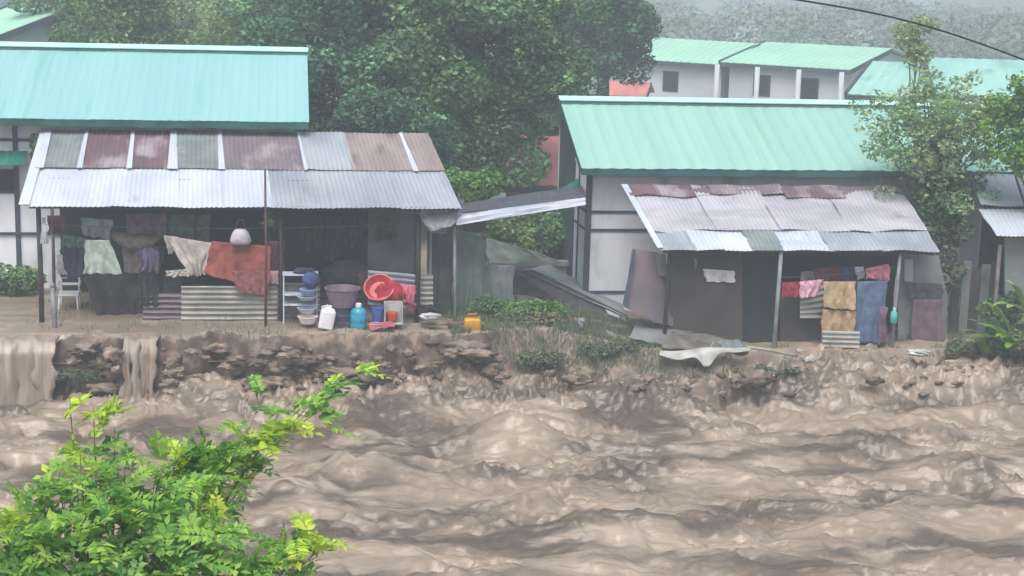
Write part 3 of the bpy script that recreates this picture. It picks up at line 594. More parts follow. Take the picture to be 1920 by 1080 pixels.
# ================================================================== MIDDLE: CANOPY + SHEETING
cn = thing('link_canopy', 'long narrow tin canopy with a pale edge bridging shack and white house', 'canopy', P(960, 600, 33.2)*[1, 1, 0])
a, b, c, d = P(858, 404, 31.9), P(1098, 376, 34.2), P(1092, 352, 35.6), P(862, 386, 33.4)
mb = MB(); sheet(mb, a+UP*.05, b+UP*.05, c+UP*.05, d+UP*.05, pitch=.095, amp=.008, wav=.02, seed=3); part('roof_sheet', mb, plain('dark_wet_tin', (88, 92, 104), .85, .5), cn)
a, b, c, d = P(856, 422, 31.75), P(1099, 384, 34.05), P(1098, 370, 34.2), P(858, 402, 31.88)
mb = MB(); sheet(mb, a, b, c, d, pitch=.5, amp=.004, wav=.02, seed=5); part('edge_sheet', mb, M['tin_bright'], cn)
a, b, c, d = P(1010, 378, 35.2), P(1082, 366, 35.2), P(1086, 334, 36.0), P(1030, 366, 35.9)
mb = MB(); sheet(mb, a, b, c, d, pitch=.2, amp=.01); part('green_sheet', mb, M['teal_mid'], cn)
for px, y0, Y_ in ((852, 425, 32.0),):
    a = P(px, y0, Y_); b = P(px+2, 612, Y_); mb = MB(); mb.tube([b-[0, 0, .2], a], [.035, .03], 8); part('post', mb, M['pole_grey'], cn, True)
mb = MB(); g = cloth_grid(P(782, 398, 31.9), P(868, 398, 31.9), P(846, 428, 31.6), P(806, 432, 31.6), .05, 2, seed=2, edge=.05); mb.slab(g, .006, (0, -1, 0))
part('crumpled_sheet', mb, M['tin_grey'], cn, True)
shs = [
 ([(800, 434), (850, 444), (850, 606), (806, 612)], 32.6, 'net_dark', 'dark green sheet hanging behind the canopy post'),
 ([(848, 428), (908, 446), (906, 600), (850, 606)], 33.0, 'net', 'tall grey green sheet of fencing right of the canopy post'),
 ([(896, 446), (912, 452), (914, 500), (900, 486)], 33.1, 'concrete', 'small pale offcut standing on top of the grey green fencing'),
 ([(904, 496), (964, 498), (960, 606), (906, 606)], 33.3, 'tin_grey', 'pale grey fencing sheet beside the grassy gap'),
]
for px, Y_, m_, l in shs: cloth('fence_panel', l, 'fence panel', M[m_], px, Y_, .04, 3, edge=.05, group='sheets of the makeshift fence', th=.015)
mb = MB(); a = P(908, 497, 37.2); b = P(1062, 502, 37.2); mb.mm((a[0], 37.1, -.3), (b[0], 37.3, a[2])); mb.mm((a[0]-.03, 37.05, a[2]), (b[0]+.03, 37.35, a[2]+.1)); solo('concrete_parapet', 'low pale concrete parapet behind the gap between the houses', 'parapet', mb, M['concrete'])
mb = MB(); mb.slab(cloth_grid(P(912, 446, 36.8), P(1000, 470, 36.8), P(1055, 492, 36.8), P(910, 496, 36.8), .03, 2), .02, (0, -1, 0)); solo('torn_sheet', 'pale grey torn sheeting standing on the concrete parapet', 'sheeting', mb, M['net'], smooth=True)
# diagonal fallen panel
fp = thing('slanting_barrier', 'long dark barrier with a pale top slanting down to the white house corner', 'barrier', P(1070, 600, 34.2)*[1, 1, 0])
pt = [P(962, 508, 34.8), P(1000, 506, 34.8), P(1178, 592, 33.8), P(1178, 606, 33.8), P(1120, 612, 33.9), P(962, 585, 34.8)]
mb = MB(); mb.prism(pt, (0, .06, 0)); part('board', mb, plain('dark_wet_board', (76, 76, 82), .8), fp)
a, b, c, d = P(975, 507, 34.8), P(1176, 596, 33.75), P(1166, 572, 35.0), P(1030, 496, 36.6)
mb = MB(); sheet(mb, a, b, c, d, pitch=.11, amp=.014, wav=.02, seed=8, along='u'); part('top_sheet', mb, M['tin_grey'], fp)
for i in range(3):
    a, b = P(1140-i*0, 588+i*8, 33.7), P(1176, 602+i*6, 33.6)
    mb = MB(); mb.slab(np.array([[a, a+[0, .35, .04]], [b, b+[0, .35, .04]]]), .012, (0, 0, 1)); part('loose_sheet', mb, M['tin_bright'], fp)

# ================================================================== RIGHT HOUSE
rx0, rx1 = 6.36, 18.6; rE, rR = 2.83, 4.07
h = thing('green_roofed_house', 'white panelled house with a ribbed mint green roof behind the right shack', 'house', (11, 35.1, 0))
mb = MB(); wx = 6.62
mb.mm((wx, 35.1, -.6), (rx1-.3, 35.25, rE-.02)); mb.mm((wx, 38.9, -.6), (rx1-.3, 39.05, rE+.5))
mb.prism([(wx, 35.25, -.6), (wx, 36.7, -.6), (wx, 36.7, rE+.55), (wx, 35.25, rE-.0)], (.15, 0, 0))
mb.prism([(rx1-.3, 35.25, -.6), (rx1-.3, 38.9, -.6), (rx1-.3, 38.9, rE+.5), (rx1-.3, 37.6, rR-.1), (rx1-.3, 35.25, rE+.05)], (-.15, 0, 0))
part('wall', mb, M['white'], h)
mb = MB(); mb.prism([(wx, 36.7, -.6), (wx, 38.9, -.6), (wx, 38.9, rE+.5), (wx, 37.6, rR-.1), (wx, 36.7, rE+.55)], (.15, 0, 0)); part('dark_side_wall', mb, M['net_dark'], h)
mb = MB(); sheet(mb, (rx0, 34.5, rE), (rx1, 34.5, rE), (rx1, 37.6, rR), (rx0, 37.6, rR), pitch=.34, amp=.008, th=.01, trap=True, nv=3)
roof = part('roof', mb, M['green_roof'], h)
mb = MB(); sheet(mb, (rx1, 39.2, rE+.45), (rx0+.1, 39.2, rE+.45), (rx0, 37.61, rR), (rx1, 37.61, rR), pitch=.34, amp=.008, th=.01, trap=True, nv=3); part('rear_roof', mb, M['green_roof'], h)
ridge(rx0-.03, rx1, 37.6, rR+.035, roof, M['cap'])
mb = MB(); mb.mm((rx0, 34.46, rE-.15), (rx1, 34.49, rE-.02)); part('fascia', mb, M['teal_dark'], h)
mb = MB(); mb.prism([(rx0+.0, 34.5, rE-.14), (rx0, 37.6, rR-.14), (rx0, 37.6, rR-.03), (rx0, 34.5, rE-.03)], (.025, 0, 0)); part('barge_board', mb, M['teal_dark'], h)
mb = MB(); mb.mm((rx0+.1, 34.5, rE-.16), (rx1-.3, 35.09, rE-.13)); part('soffit', mb, M['teal_dark'], h)
mb = MB(); mb.mm((wx-.03, 35.04, -.4), (wx+.10, 35.097, rE-.16)); part('corner_post', mb, M['trim'], h)
for dy in (.9, 1.5): mb = MB(); mb.mm((wx-.03, 35.1+dy, -.3), (wx-.003, 35.16+dy, rE-.1)); part('batten', mb, M['trim'], h)
for py in (398, 432, 548):
    a = P(1180, py, 35.06); mb = MB(); mb.mm((wx+.1, 35.065, a[2]-.025), (9.0, 35.097, a[2]+.03)); part('rail', mb, M['trim'], h)
    mb = MB(); mb.mm((wx-.025, 35.1, a[2]-.02), (wx-.003, 36.7, a[2]+.02)); part('rail', mb, M['trim'], h)

# ================================================================== RIGHT SHACK
RA, RB, RC, RD = P(1238, 466, 31.4), P(1762, 477, 31.4), P(1684, 370, 34.4), P(1170, 345, 34.4)
RA[2] = RB[2] = 1.56; RC[2] = RD[2] = 2.44
def rr2(u, v): return RA*(1-u)*(1-v)+RB*u*(1-v)+RC*u*v+RD*(1-u)*v
s = thing('tin_shack', 'low shack with a rust blotched sheet roof against the mint roofed house', 'shack', (10.4, 33, -.5))
for i, (u0, u1) in enumerate([(0, .24), (.235, .47), (.465, .72), (.715, 1.0)]):
    mb = MB(); o_ = .03+.012*(i % 2); sheet(mb, rr2(u0, .28)+UP*o_, rr2(u1, .28)+UP*o_, rr2(u1, 1)+UP*o_, rr2(u0, 1)+UP*o_, pitch=.095, amp=.005, seed=i+40, jag=.07, wav=.05); part('roof_sheet', mb, M['tin_mix'], s)
for i, (u0, u1) in enumerate([(0.0, .30), (.295, .56), (.555, .78), (.775, 1.0)]):
    mb = MB(); o_ = .056+.012*(i % 2); v_ = (.80, .84, .78, .86)[i]; sheet(mb, rr2(u0, v_)+UP*o_, rr2(u1, v_+.02)+UP*o_, rr2(u1, 1.0)+UP*o_, rr2(u0, 1.0)+UP*o_, pitch=.095, amp=.005, seed=i+80, jag=.12, wav=.04); part('roof_sheet', mb, M[('tin_rust', 'tin_plum')[i % 2]], s)
for i, (u0, u1, k_) in enumerate([(0, .13, 'tin'), (.125, .23, 'tin_bright'), (.225, .33, 'tin_bright'), (.325, .44, 'tin_grey'), (.435, .62, 'tin_bright'), (.60, .80, 'tin'), (.79, 1.0, 'tin')]):
    mb = MB(); o_ = .012*(i % 2); sheet(mb, rr2(u0, 0)+UP*o_, rr2(u1, 0)+UP*o_, rr2(u1, .34)+UP*o_, rr2(u0, .34)+UP*o_, pitch=.095, amp=.005, seed=i+60, jag=.06, wav=.04); part('roof_sheet', mb, M[k_], s)
mb = MB(); mb.slab(np.array([[rr2(-.01, v)+UP*.06 for v in np.linspace(0, 1, 6)], [rr2(.012, v)+UP*.06 for v in np.linspace(0, 1, 6)]]), .008, (0, 0, 1)); part('flashing', mb, M['tin_bright'], s)
for v in (.04, .34, .7, .97): mb = MB(); mb.beam(rr2(.015, v)-UP*.07, rr2(.985, v)-UP*.07, .05, .07); part('purlin', mb, M['wood_dark'], s)
for px, r_, m_, Y_ in ((1458, .045, 'pole_grey', 31.5), (1680, .04, 'pole_grey', 31.6), (1250, .04, 'wood_dark', 31.8), (1745, .03, 'wood_dark', 32.4)):
    a = P(px, 560, Y_); mb = MB(); mb.tube([(a[0]-.02, Y_, -.9), (a[0], Y_, .5), (a[0]+.02, Y_, 1.6)], [r_*1.05, r_, r_*.95]); part('post', mb, M[m_], s, True)
def wallpx(pts, Y_, th, m_, name='wall'):
    mb = MB(); mb.prism([P(x, y, Y_) for x, y in pts], (0, th, 0)); return part(name, mb, M[m_], s)
wallpx([(1256, 470), (1392, 474), (1392, 650), (1256, 630)], 31.95, .05, 'brown_wall')
wallpx([(1390, 474), (1456, 474), (1456, 655), (1390, 650)], 32.1, .05, 'dark_wall')
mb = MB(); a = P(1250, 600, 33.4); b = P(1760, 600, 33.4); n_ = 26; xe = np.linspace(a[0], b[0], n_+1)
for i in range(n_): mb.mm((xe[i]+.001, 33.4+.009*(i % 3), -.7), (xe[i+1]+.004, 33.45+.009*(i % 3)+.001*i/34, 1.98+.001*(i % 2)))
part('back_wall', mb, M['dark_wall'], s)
wallpx([(1684, 476), (1760, 480), (1778, 560), (1770, 655), (1684, 655)], 32.3, .04, 'grey_panel')
wallpx([(1696, 486), (1712, 486), (1712, 528), (1696, 528)], 32.2, .02, 'tin', 'pale_strip')
wallpx([(1540, 624), (1612, 626), (1612, 648), (1540, 646)], 31.7, .03, 'corr', 'skirting')
a0, b0, c0, d0 = P(1542, 650, 31.45), P(1612, 652, 31.45), P(1612, 622, 31.45), P(1542, 620, 31.45)
mb = MB(); sheet(mb, a0, b0, c0, d0, pitch=.1, amp=.02, along='u'); part('ribbed_panel', mb, M['corr'], s)
a0, b0, c0, d0 = P(1500, 596, 31.9), P(1546, 596, 31.9), P(1546, 530, 31.9), P(1500, 545, 31.9)
mb = MB(); sheet(mb, a0, b0, c0, d0, pitch=.1, amp=.02, along='u'); part('ribbed_panel', mb, M['corr'], s)
wallpx([(1462, 545), (1545, 560), (1545, 655), (1462, 658)], 32.15, .04, 'brown_wall')
cloth('poster_sheet', 'torn white sheet fixed to the brown wall of the right shack', 'sheet', (206, 208, 214), [(1318, 504), (1378, 508), (1378, 530), (1324, 528)], 31.9, .015, 3, edge=.03)
cloth('rag', 'tiny pale strip fixed above the torn white sheet', 'cloth', (150, 140, 138), [(1301, 484), (1307, 484), (1307, 504), (1302, 504)], 31.9, .01)
CR = [
 ('shirt', 'crimson shirt hanging nearest the middle post of the right shack', (168, 56, 78), [(1466, 530), (1500, 528), (1500, 556), (1466, 558)], 31.7),
 ('shirt', 'bright pink shirt hanging between crimson and tan cloths', (222, 172, 194), [(1500, 528), (1544, 524), (1530, 556), (1500, 558)], 31.6),
 ('shirt', 'grey mauve scrap hanging above the bright pink shirt', (136, 124, 136), [(1502, 510), (1524, 508), (1530, 528), (1502, 528)], 31.9),
 ('curtain', 'dark maroon cloth hanging behind the tan blanket', (110, 58, 72), [(1524, 504), (1580, 500), (1580, 536), (1524, 534)], 32.0),
 ('shirt', 'dark blue cloth hanging right of the maroon one', (64, 74, 120), [(1576, 502), (1604, 500), (1608, 528), (1578, 528)], 31.95),
 ('small_towel', 'small white cloth hanging between the blue and dusty pink ones', (186, 188, 196), [(1602, 500), (1620, 500), (1620, 522), (1606, 524)], 31.8),
 ('towel', 'dusty pink towel hanging left of the turquoise bottle post', (196, 128, 142), [(1622, 504), (1668, 494), (1668, 526), (1624, 522)], 31.75),
 ('blanket', 'tan blanket folded over a rail with a dark crease across', (190, 166, 132), [(1543, 528), (1604, 528), (1606, 582), (1545, 578)], 31.5),
 ('blanket', 'lower half of the tan blanket hanging down to the ribbed skirting', (184, 154, 124), [(1543, 580), (1606, 584), (1602, 630), (1541, 626)], 31.55),
 ('tarpaulin', 'blue grey tarpaulin hanging to the ground beside the tan blanket', (94, 116, 146), [(1608, 528), (1664, 526), (1658, 646), (1600, 642)], 31.65),
 ('rag', 'narrow mauve strip at the right edge of the blue tarpaulin', (130, 104, 128), [(1650, 576), (1664, 576), (1660, 644), (1646, 644)], 31.55),
 ('blanket', 'dull purple blanket hanging over the grey side panel', (122, 98, 112), [(1712, 562), (1766, 562), (1768, 652), (1706, 652)], 32.1),
 ('curtain', 'dark grey sheet across the side panel above the purple blanket', (78, 80, 90), [(1700, 530), (1768, 532), (1766, 564), (1704, 562)], 32.15),
]
for n, l, c, px, Y_ in CR: cloth(n, l, n.split('_')[-1] if n != 'small_towel' else 'towel', c, px, Y_, .03, 3, edge=.03)
p_ = ob(1675, 606, 31.5); tb = thing('plastic_bottle', 'turquoise plastic bottle hung on a string from the right post', 'bottle', p_)
tq = plain('turquoise_plastic', (92, 196, 184), .9, .3); mb = MB(); mb.lathe([(.05, 0), (.07, .01), (.075, .15), (.07, .22), (.03, .28), (.025, .30)], p_, 14); part('bottle_body', mb, tq, tb, True)
mb = MB(); mb.lathe([(.03, .295), (.03, .33)], p_, 10); part('cap', mb, wp, tb)
mb = MB(); mb.tube([p_+[0, 0, .32], p_+[-.03, 0, .6], p_+[0, .02, 1.0]], .012, 5); part('string', mb, M['pole_grey'], tb)
# leaning panels left of shack
pn = [([(1186, 466), (1232, 474), (1262, 510), (1262, 612), (1226, 604), (1170, 575)], 31.9, 'plum_wall', 'plum grey sheet leaning against the left end of the right shack'),
      ([(1168, 572), (1188, 468), (1192, 470), (1176, 578)], 31.75, 'trim', 'dark thin board leaning along the edge of the plum sheet'),
      ([(1228, 476), (1248, 476), (1252, 520), (1236, 516)], 31.7, 'grey_panel', 'small curled grey scrap at the top of the leaning plum sheet')]
for pts, Y_, m_, l in pn:
    mb = MB(); mb.prism([P(x, y, Y_+(.0 if y > 540 else .35)) for x, y in pts], (0, .03, 0)); solo('leaning_sheet', l, 'sheet', mb, M[m_], 'scrap leaning on the right shack')
# fallen boards
def flatsheet(name, label, pts, m_, th=.015, z=0, jit=.04, seed=1, cat='sheet', group=None, bend=.06):
    V = np.array([P(x, y, Y_) for x, y, Y_ in pts]); a, b, c, d = V
    mb = MB(); U, W = np.meshgrid(np.linspace(0, 1, 18), np.linspace(0, 1, 8), indexing='ij'); u = U[..., None]; w = W[..., None]
    g = a*(1-u)*(1-w)+b*u*(1-w)+c*u*w+d*(1-u)*w; g[..., 2] += bend*perlin(U*3+seed, W*1.5+seed, seed); g[..., 1] += jit*perlin(U*4+seed, W*2, seed+3)
    mb.slab(g, th, (0, -.3, .95)); return solo(name, label, cat, mb, M[m_] if isinstance(m_, str) else m_, group, smooth=True)
flatsheet('fallen_board', 'broad grey board lying in the grass in front of the leaning plum sheet', [(1180, 632, 31.5), (1262, 650, 31.3), (1300, 622, 31.9), (1196, 600, 32.4)], 'grey_panel', .03, cat='board')
flatsheet('fallen_board', 'grey board lying at the foot of the brown wall', [(1240, 650, 31.2), (1345, 660, 31.1), (1362, 632, 31.7), (1262, 618, 31.9)], 'wood_grey', .03, cat='board', seed=4)
flatsheet('fallen_board', 'greenish board end poking out right of the other fallen boards', [(1330, 652, 31.2), (1404, 660, 31.2), (1388, 636, 31.6), (1340, 634, 31.6)], 'tin_grey', .03, cat='board', seed=6)
U, W = np.meshgrid(np.linspace(0, 1, 40), np.linspace(0, 1, 8), indexing='ij')
topx = 1237+U*170; topy = 657-8*U+2*np.sin(U*9); lowy = topy+8+10*np.sin(np.clip(U*3, 0, 1)*math.pi/2)*(U < .5)*.6+28*np.exp(-((U-.53)/.09)**2)+4*np.exp(-((U-.2)/.12)**2)
lowy = lowy*(1-sst(.85, 1, U))+(topy+6)*sst(.85, 1, U)
g = np.array([[P(topx[i, j], topy[i, j]*(1-W[i, j])+lowy[i, j]*W[i, j], 31.05-.3*W[i, j]) for j in range(8)] for i in range(40)])
mb = MB(); mb.slab(g, .012, (0, -.4, .9)); solo('torn_tin_sheet', 'bent white sheet with a pointed flap overhanging the grassy bank', 'sheet', mb, plain('white_sheet_paint', (186, 188, 184), .8, .5, sc_=3), smooth=True)
mb = MB(); mb.tube([P(1398, 650, 31.0), P(1440, 656, 30.9), P(1495, 668, 30.8)], [.03, .03, .025]); solo('bamboo_pole', 'pale bamboo pole lying on the bank right of the bent white sheet', 'pole', mb, plain('pale_bamboo', (158, 166, 148), .85), smooth=True)
for i, (px, py, sx_, sz_, c, l) in enumerate([(1722, 668, .24, .07, (198, 200, 196), 'crumpled white plastic on the mud below the purple blanket'), (1518, 680, .12, .06, (198, 198, 190), 'small white scrap on the mud below the tan blanket'), (1500, 662, .08, .04, (176, 180, 180), 'tiny grey scrap near the tip of the bamboo pole'), (1790, 684, .22, .05, (176, 166, 156), 'dirty beige sheet scrap at the right edge of the mud'), (932, 634, .04, .03, (216, 220, 214), 'tiny white scrap on the bank beside the yellow jerrycan'), (1090, 618, .06, .12, (150, 156, 164), 'pale upright scrap in the grass below the slanting panel')]):
    lump('litter_scrap', l, 'litter', c, px, py, 30.7 if i < 4 else 31.6, sx_, .12, sz_, 20+i, .35)

# ================================================================== FAR RIGHT SHED
s = thing('tin_shed', 'small shed with a pale grey two tier tin roof at the right edge', 'shed', (15, 33, -.5))
a, b, c, d = P(1868, 442, 31.8), P(2040, 446, 31.8), P(2030, 392, 33.2), P(1834, 392, 33.2)
mb = MB(); sheet(mb, a, b, c, d, pitch=.095, amp=.007, wav=.03, seed=2); part('roof_sheet', mb, M['tin_bright'], s)
a, b, c, d = P(1838, 388, 33.1), P(2040, 394, 33.1), P(2020, 332, 34.5), P(1816, 330, 34.5)
mb = MB(); sheet(mb, a+UP*.05, b+UP*.05, c+UP*.05, d+UP*.05, pitch=.095, amp=.007, wav=.05, seed=4); part('roof_sheet', mb, M['tin'], s)
wallpx([(1884, 446), (2040, 446), (2040, 640), (1884, 640)], 32.3, .05, 'tin_grey')
a = P(1876, 450, 31.95); mb = MB(); mb.tube([(a[0], 31.95, -.8), (a[0], 31.95, 1.6)], .045); part('post', mb, M['wood_grey'], s, True)
mb = MB(); a = P(1836, 500, 33.6); mb.mm((a[0], 33.6, -.6), (a[0]+2, 33.65, 2.3)); part('back_wall', mb, M['dark_wall'], s)
g_ = thing('panel_fence', 'dark board fence between the right shack and the shed', 'fence', (13.6, 33, -.5))
a = P(1768, 520, 32.8); b = P(1850, 520, 32.8); xe = np.linspace(a[0], b[0]+.3, 7)
for i in range(6): mb = MB(); mb.mm((xe[i]+.01, 32.8+.02*(i % 2), -.7), (xe[i+1]-.01, 32.84+.02*(i % 2), .95+.15*((i*7) % 3)/2)); part('board', mb, M['brown_wall'] if i % 2 else M['grey_panel'], g_)
mb = MB(); mb.mm((xe[0], 32.86, .3), (xe[-1], 32.9, .38)); part('rail', mb, M['wood_dark'], g_)

# ================================================================== BACKGROUND HOUSES
def far_house(label, px, py, Y_, th_deg, L_, Dp, eh, rise, roofm, wallm=None, name='distant_house', cols=0, ov=.35, wins=2, left=True):
    """front-left eave corner at pixel; th = rotation so the right gable shows"""
    t = math.radians(th_deg); c0 = P(px, py, Y_); ex = np.array([math.cos(t), -math.sin(t), 0]); ey = np.array([math.sin(t), math.cos(t), 0]); z0 = 0
    ez = c0[2]; wallm = wallm or M['far_wall']
    def q(u, v, z): return np.array([c0[0], c0[1], 0])+ex*u+ey*v+np.array([0, 0, z])
    hh = thing(name, label, 'house', q(L_/2, Dp/2, 0)*[1, 1, 0])
    mb = MB(); mb.prism([q(ov, ov, -1), q(L_-ov, ov, -1), q(L_-ov, ov, ez), q(ov, ov, ez)], ey*.15); mb.prism([q(ov, Dp-ov, -1), q(L_-ov, Dp-ov, -1), q(L_-ov, Dp-ov, ez), q(ov, Dp-ov, ez)], -ey*.15)
    for u in (ov, L_-ov-.15): mb.prism([q(u, ov+.16, -1), q(u, Dp-ov-.16, -1), q(u, Dp-ov-.16, ez+.05), q(u, Dp/2, ez+rise-.12), q(u, ov+.16, ez+.05)], ex*.15)
    part('wall', mb, wallm, hh)
    mb = MB(); sheet(mb, q(0, 0, ez), q(L_, 0, ez), q(L_, Dp/2, ez+rise), q(0, Dp/2, ez+rise), pitch=.4, amp=.015, th=.03, nv=2); rf = part('roof', mb, roofm, hh)
    mb = MB(); sheet(mb, q(L_, Dp, ez), q(0, Dp, ez), q(0, Dp/2+.01, ez+rise), q(L_, Dp/2+.01, ez+rise), pitch=.4, amp=.015, th=.03, nv=2); part('rear_roof', mb, roofm, hh)
    mb = MB(); mb.beam(q(0, -.03, ez-.12), q(L_, -.03, ez-.12), .04, .2); part('fascia', mb, M['trim'], hh)
    mb = MB(); mb.beam(q(L_+.03, 0, ez-.1), q(L_+.03, Dp/2, ez+rise-.1), .04, .2); part('barge_board', mb, M['trim'], hh)
    mb = MB(); mb.beam(q(-.03, 0, ez-.06), q(-.03, Dp/2, ez+rise-.06), .10, .26); part('barge_board', mb, M['trim'], hh)
    for i in range(wins):
        u = ov+.5+(L_-2*ov-1)*(i+.5)/wins; mb = MB(); mb.prism([q(u-.45, ov-.02, ez-1.5), q(u+.45, ov-.02, ez-1.5), q(u+.45, ov-.02, ez-.5), q(u-.45, ov-.02, ez-.5)], ey*.015); w_ = part('window', mb, M['trim'], hh)
        mb = MB(); mb.prism([q(u-.38, ov-.04, ez-1.43), q(u+.38, ov-.04, ez-1.43), q(u+.38, ov-.04, ez-.57), q(u-.38, ov-.04, ez-.57)], ey*.01); part('pane', mb, M['glass'], w_)
    for i in range(cols):
        u = .15+(L_-.3)*i/(cols-1); mb = MB(); p1 = q(u, -.5, -1); mb.tube([p1, p1+[0, 0, ez+.9]], .12, 8); part('column', mb, M['far_wall'], hh, True)
    return hh
far_house('distant pale green roofed house, the left of the pair beyond the big trees', 1150, 108, 80, 46, 6.4, 6.4, 2, .95, M['far_roof'], wins=1)
far_house('distant pale green roofed house with a white gable, right of its twin', 1350, 116, 75, 44, 6.6, 9.0, 2, .85, M['far_roof'], cols=4)
far_house('house with a teal roof partly hidden by the thin roadside tree', 1588, 176, 52, 38, 2.3, 5, 2, 1.0, M['far_teal'], wins=0)
far_house('teal roofed house at the right edge behind the thin tree', 1752, 176, 50, 12, 5.5, 4.5, 2, 1.05, M['far_teal'], wins=2)
far_house('pale green roofed house at the top left corner beyond the turquoise roof', -170, 82, 60, 50, 3.6, 8, 2, 1.3, M['far_roof'], wins=1)
far_house('low house with a rusty red roof under the big trees between the two houses', 925, 345, 44, 8, 3.4, 5.0, 2, 1.1, M['brick'], M['brick'], wins=1)
far_house('small red brown roofed house right of the dark tree', 1120, 178, 66, 20, 2.0, 3, 2, .5, M['brick'], M['brick'], wins=0)
# cloths and walls by the far houses
mb = MB(); a = P(1500, 150, 66); b = P(1640, 158, 64); mb.beam(a*[1, 1, 0]+[0, 0, .4], b*[1, 1, 0]+[0, 0, .4], .15, 1.6); solo('boundary_wall', 'pale pinkish boundary wall before the distant white gable house', 'wall', mb, plain('pink_wall_paint', (196, 176, 176)))
# cable
t = np.linspace(-.3, 1.3, 30); cp = []
for k_ in t:
    x = 1510+k_*410; y = 2+110*k_-14*math.sin(k_*math.pi); cp.append(P(x, y, 24+2*k_))
mb = MB(); mb.tube(cp, .016, 6); solo('power_cable', 'black cable slanting across the upper right corner', 'cable', mb, plain('black_rubber', (28, 34, 34)), smooth=True)

# ================================================================== VEGETATION
def leaf_quads(C, size, r, up=.5, asp=.55, outward=None):
    n = len(C); d = r.normal(size=(n, 3)); d[:, 2] *= .6; d /= np.linalg.norm(d, axis=1)[:, None]
    nr = r.normal(size=(n, 3))*(1-up)+np.array([0, 0, up])
    if outward is not None: nr = nr+outward*.6
    sd = np.cross(d, nr); sd /= np.linalg.norm(sd, axis=1)[:, None]+1e-9; nn = np.cross(sd, d)
    s_ = size*(.6+.8*r.random(n))[:, None]
    V = np.stack([C-d*s_*.5, C+sd*s_*asp*.5+nn*s_*.12, C+d*s_*.5, C-sd*s_*asp*.5+nn*s_*.12], 1).reshape(-1, 3)
    return V, np.arange(4*n).reshape(n, 4)
def clump_leaves(centers, rad, per, size, r, up=.5, asp=.55, flat=.75):
    out = []; ow = []
    for c_, R1 in zip(centers, rad):
        k_ = max(8, int(per*(R1/np.mean(rad))**2)); d = r.normal(size=(k_, 3)); d /= np.linalg.norm(d, axis=1)[:, None]
        out.append(c_+d*(R1*(.55+.5*r.random(k_)**.5))[:, None]*[1, 1, flat]); ow.append(d)
    return leaf_quads(np.concatenate(out), size, r, up, asp, np.concatenate(ow))
def tree(name, label, cat, base, hgt, crown_c, crown_r, ncl, cr_rad, per, size, lm, seed, trunk_r=.18, group=None, bark='bark', spread=.9, up=.5, limbs=6, shell=.55, extra=None):
    r = np.random.default_rng(seed); base = np.array(base, float); cc = np.array(crown_c, float); CR_ = np.array(crown_r, float)
    t_ = thing(name, label, cat, base, group)
    d = r.normal(size=(ncl, 3)); d /= np.linalg.norm(d, axis=1)[:, None]; q = (shell+(1-shell)*r.random(ncl))**1
    cen = cc+d*q[:, None]*CR_*spread*(1+.22*r.normal(size=ncl))[:, None]; rad = cr_rad*(.6+.8*r.random(ncl))
    if extra is not None: cen = np.concatenate([cen, extra]); rad = np.concatenate([rad, cr_rad*(.5+.7*r.random(len(extra)))])
    V, F = clump_leaves(cen, rad, per, size, r, up)
    o = mesh_obj('crown', V, F, lm, t_, base)
    mb = MB(); top = cc+[0, 0, -CR_[2]*.1]; fork = base+(cc-base)*.45+r.normal(size=3)*[.15, .1, 0]
    mb.tube([base-[0, 0, .3], base+(fork-base)*.5+[.05, 0, 0], fork, (fork+top)/2+[.1, 0, 0], top], [trunk_r*1.25, trunk_r, trunk_r*.85, trunk_r*.5, trunk_r*.2], 10)
    for i in range(limbs):
        e = cen[r.integers(ncl)]; s_ = fork+(top-fork)*r.random()*.5; mb.tube([s_, (s_+e)/2+[0, 0, .15*CR_[2]*.3], e], [trunk_r*.5, trunk_r*.3, trunk_r*.1], 7)
    part('trunk', mb, M[bark], t_, True); return t_
M['bark'] = mat('wet_bark', (78, 70, 64), (58, 54, 50), 5, .8, bump=.02, bscale=12)
LF = {}
def leafm(k, c, c2, isl=.35, tr=.3, s_=.6): LF[k] = mat('foliage_'+k, c, c2, s_, .5, island=isl, transl=tr, spec=.35, c3=(tuple(min(255, int(v*1.45)) for v in c2) if k in ('dark', 'deep') else None), t3=(.54, .66), scale3=1.1)
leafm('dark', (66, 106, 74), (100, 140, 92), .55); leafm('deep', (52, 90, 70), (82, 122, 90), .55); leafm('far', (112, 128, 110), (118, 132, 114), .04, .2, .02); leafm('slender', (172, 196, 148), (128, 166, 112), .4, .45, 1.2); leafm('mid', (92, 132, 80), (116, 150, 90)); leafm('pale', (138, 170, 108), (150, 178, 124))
leafm('bright', (110, 158, 60), (86, 136, 56)); leafm('lime', (150, 190, 50), (120, 170, 50)); leafm('fore', (150, 192, 84), (118, 170, 76), .35, .45, 4); leafm('foretip', (186, 210, 80), (164, 204, 80), .35, .45, 4); leafm('foredark', (108, 158, 90), (130, 176, 88), .35, .4, 4)
leafm('grass', (98, 122, 76), (112, 116, 84), .3, .2); leafm('greygreen', (108, 124, 96), (96, 112, 90), .3, .2)
def tr_px(px, py_mid, Y_, rx_m, rz_m, **kw):
    c_ = P(px, py_mid, Y_); gz = float(ground_z(np.array([c_[0]]), np.array([Y_]))[0]); return dict(base=(c_[0], Y_, gz), hgt=0, crown_c=c_, crown_r=(rx_m, rx_m*.8, rz_m), **kw)
T = 'big trees behind the houses'
tree('broadleaf_tree', 'huge dark broadleaf tree, the one right behind the end of the turquoise roof', 'tree', **tr_px(675, 130, 45, 3.0, 3.0, ncl=100, cr_rad=.68, per=620, size=.16, lm=LF['deep'], seed=1, group=T, trunk_r=.3))
tree('broadleaf_tree', 'huge green broadleaf tree in the middle gap, its crown the widest', 'tree', **tr_px(900, 85, 43.5, 2.9, 2.7, ncl=100, cr_rad=.68, per=620, size=.16, lm=LF['dark'], seed=2, group=T, trunk_r=.3))
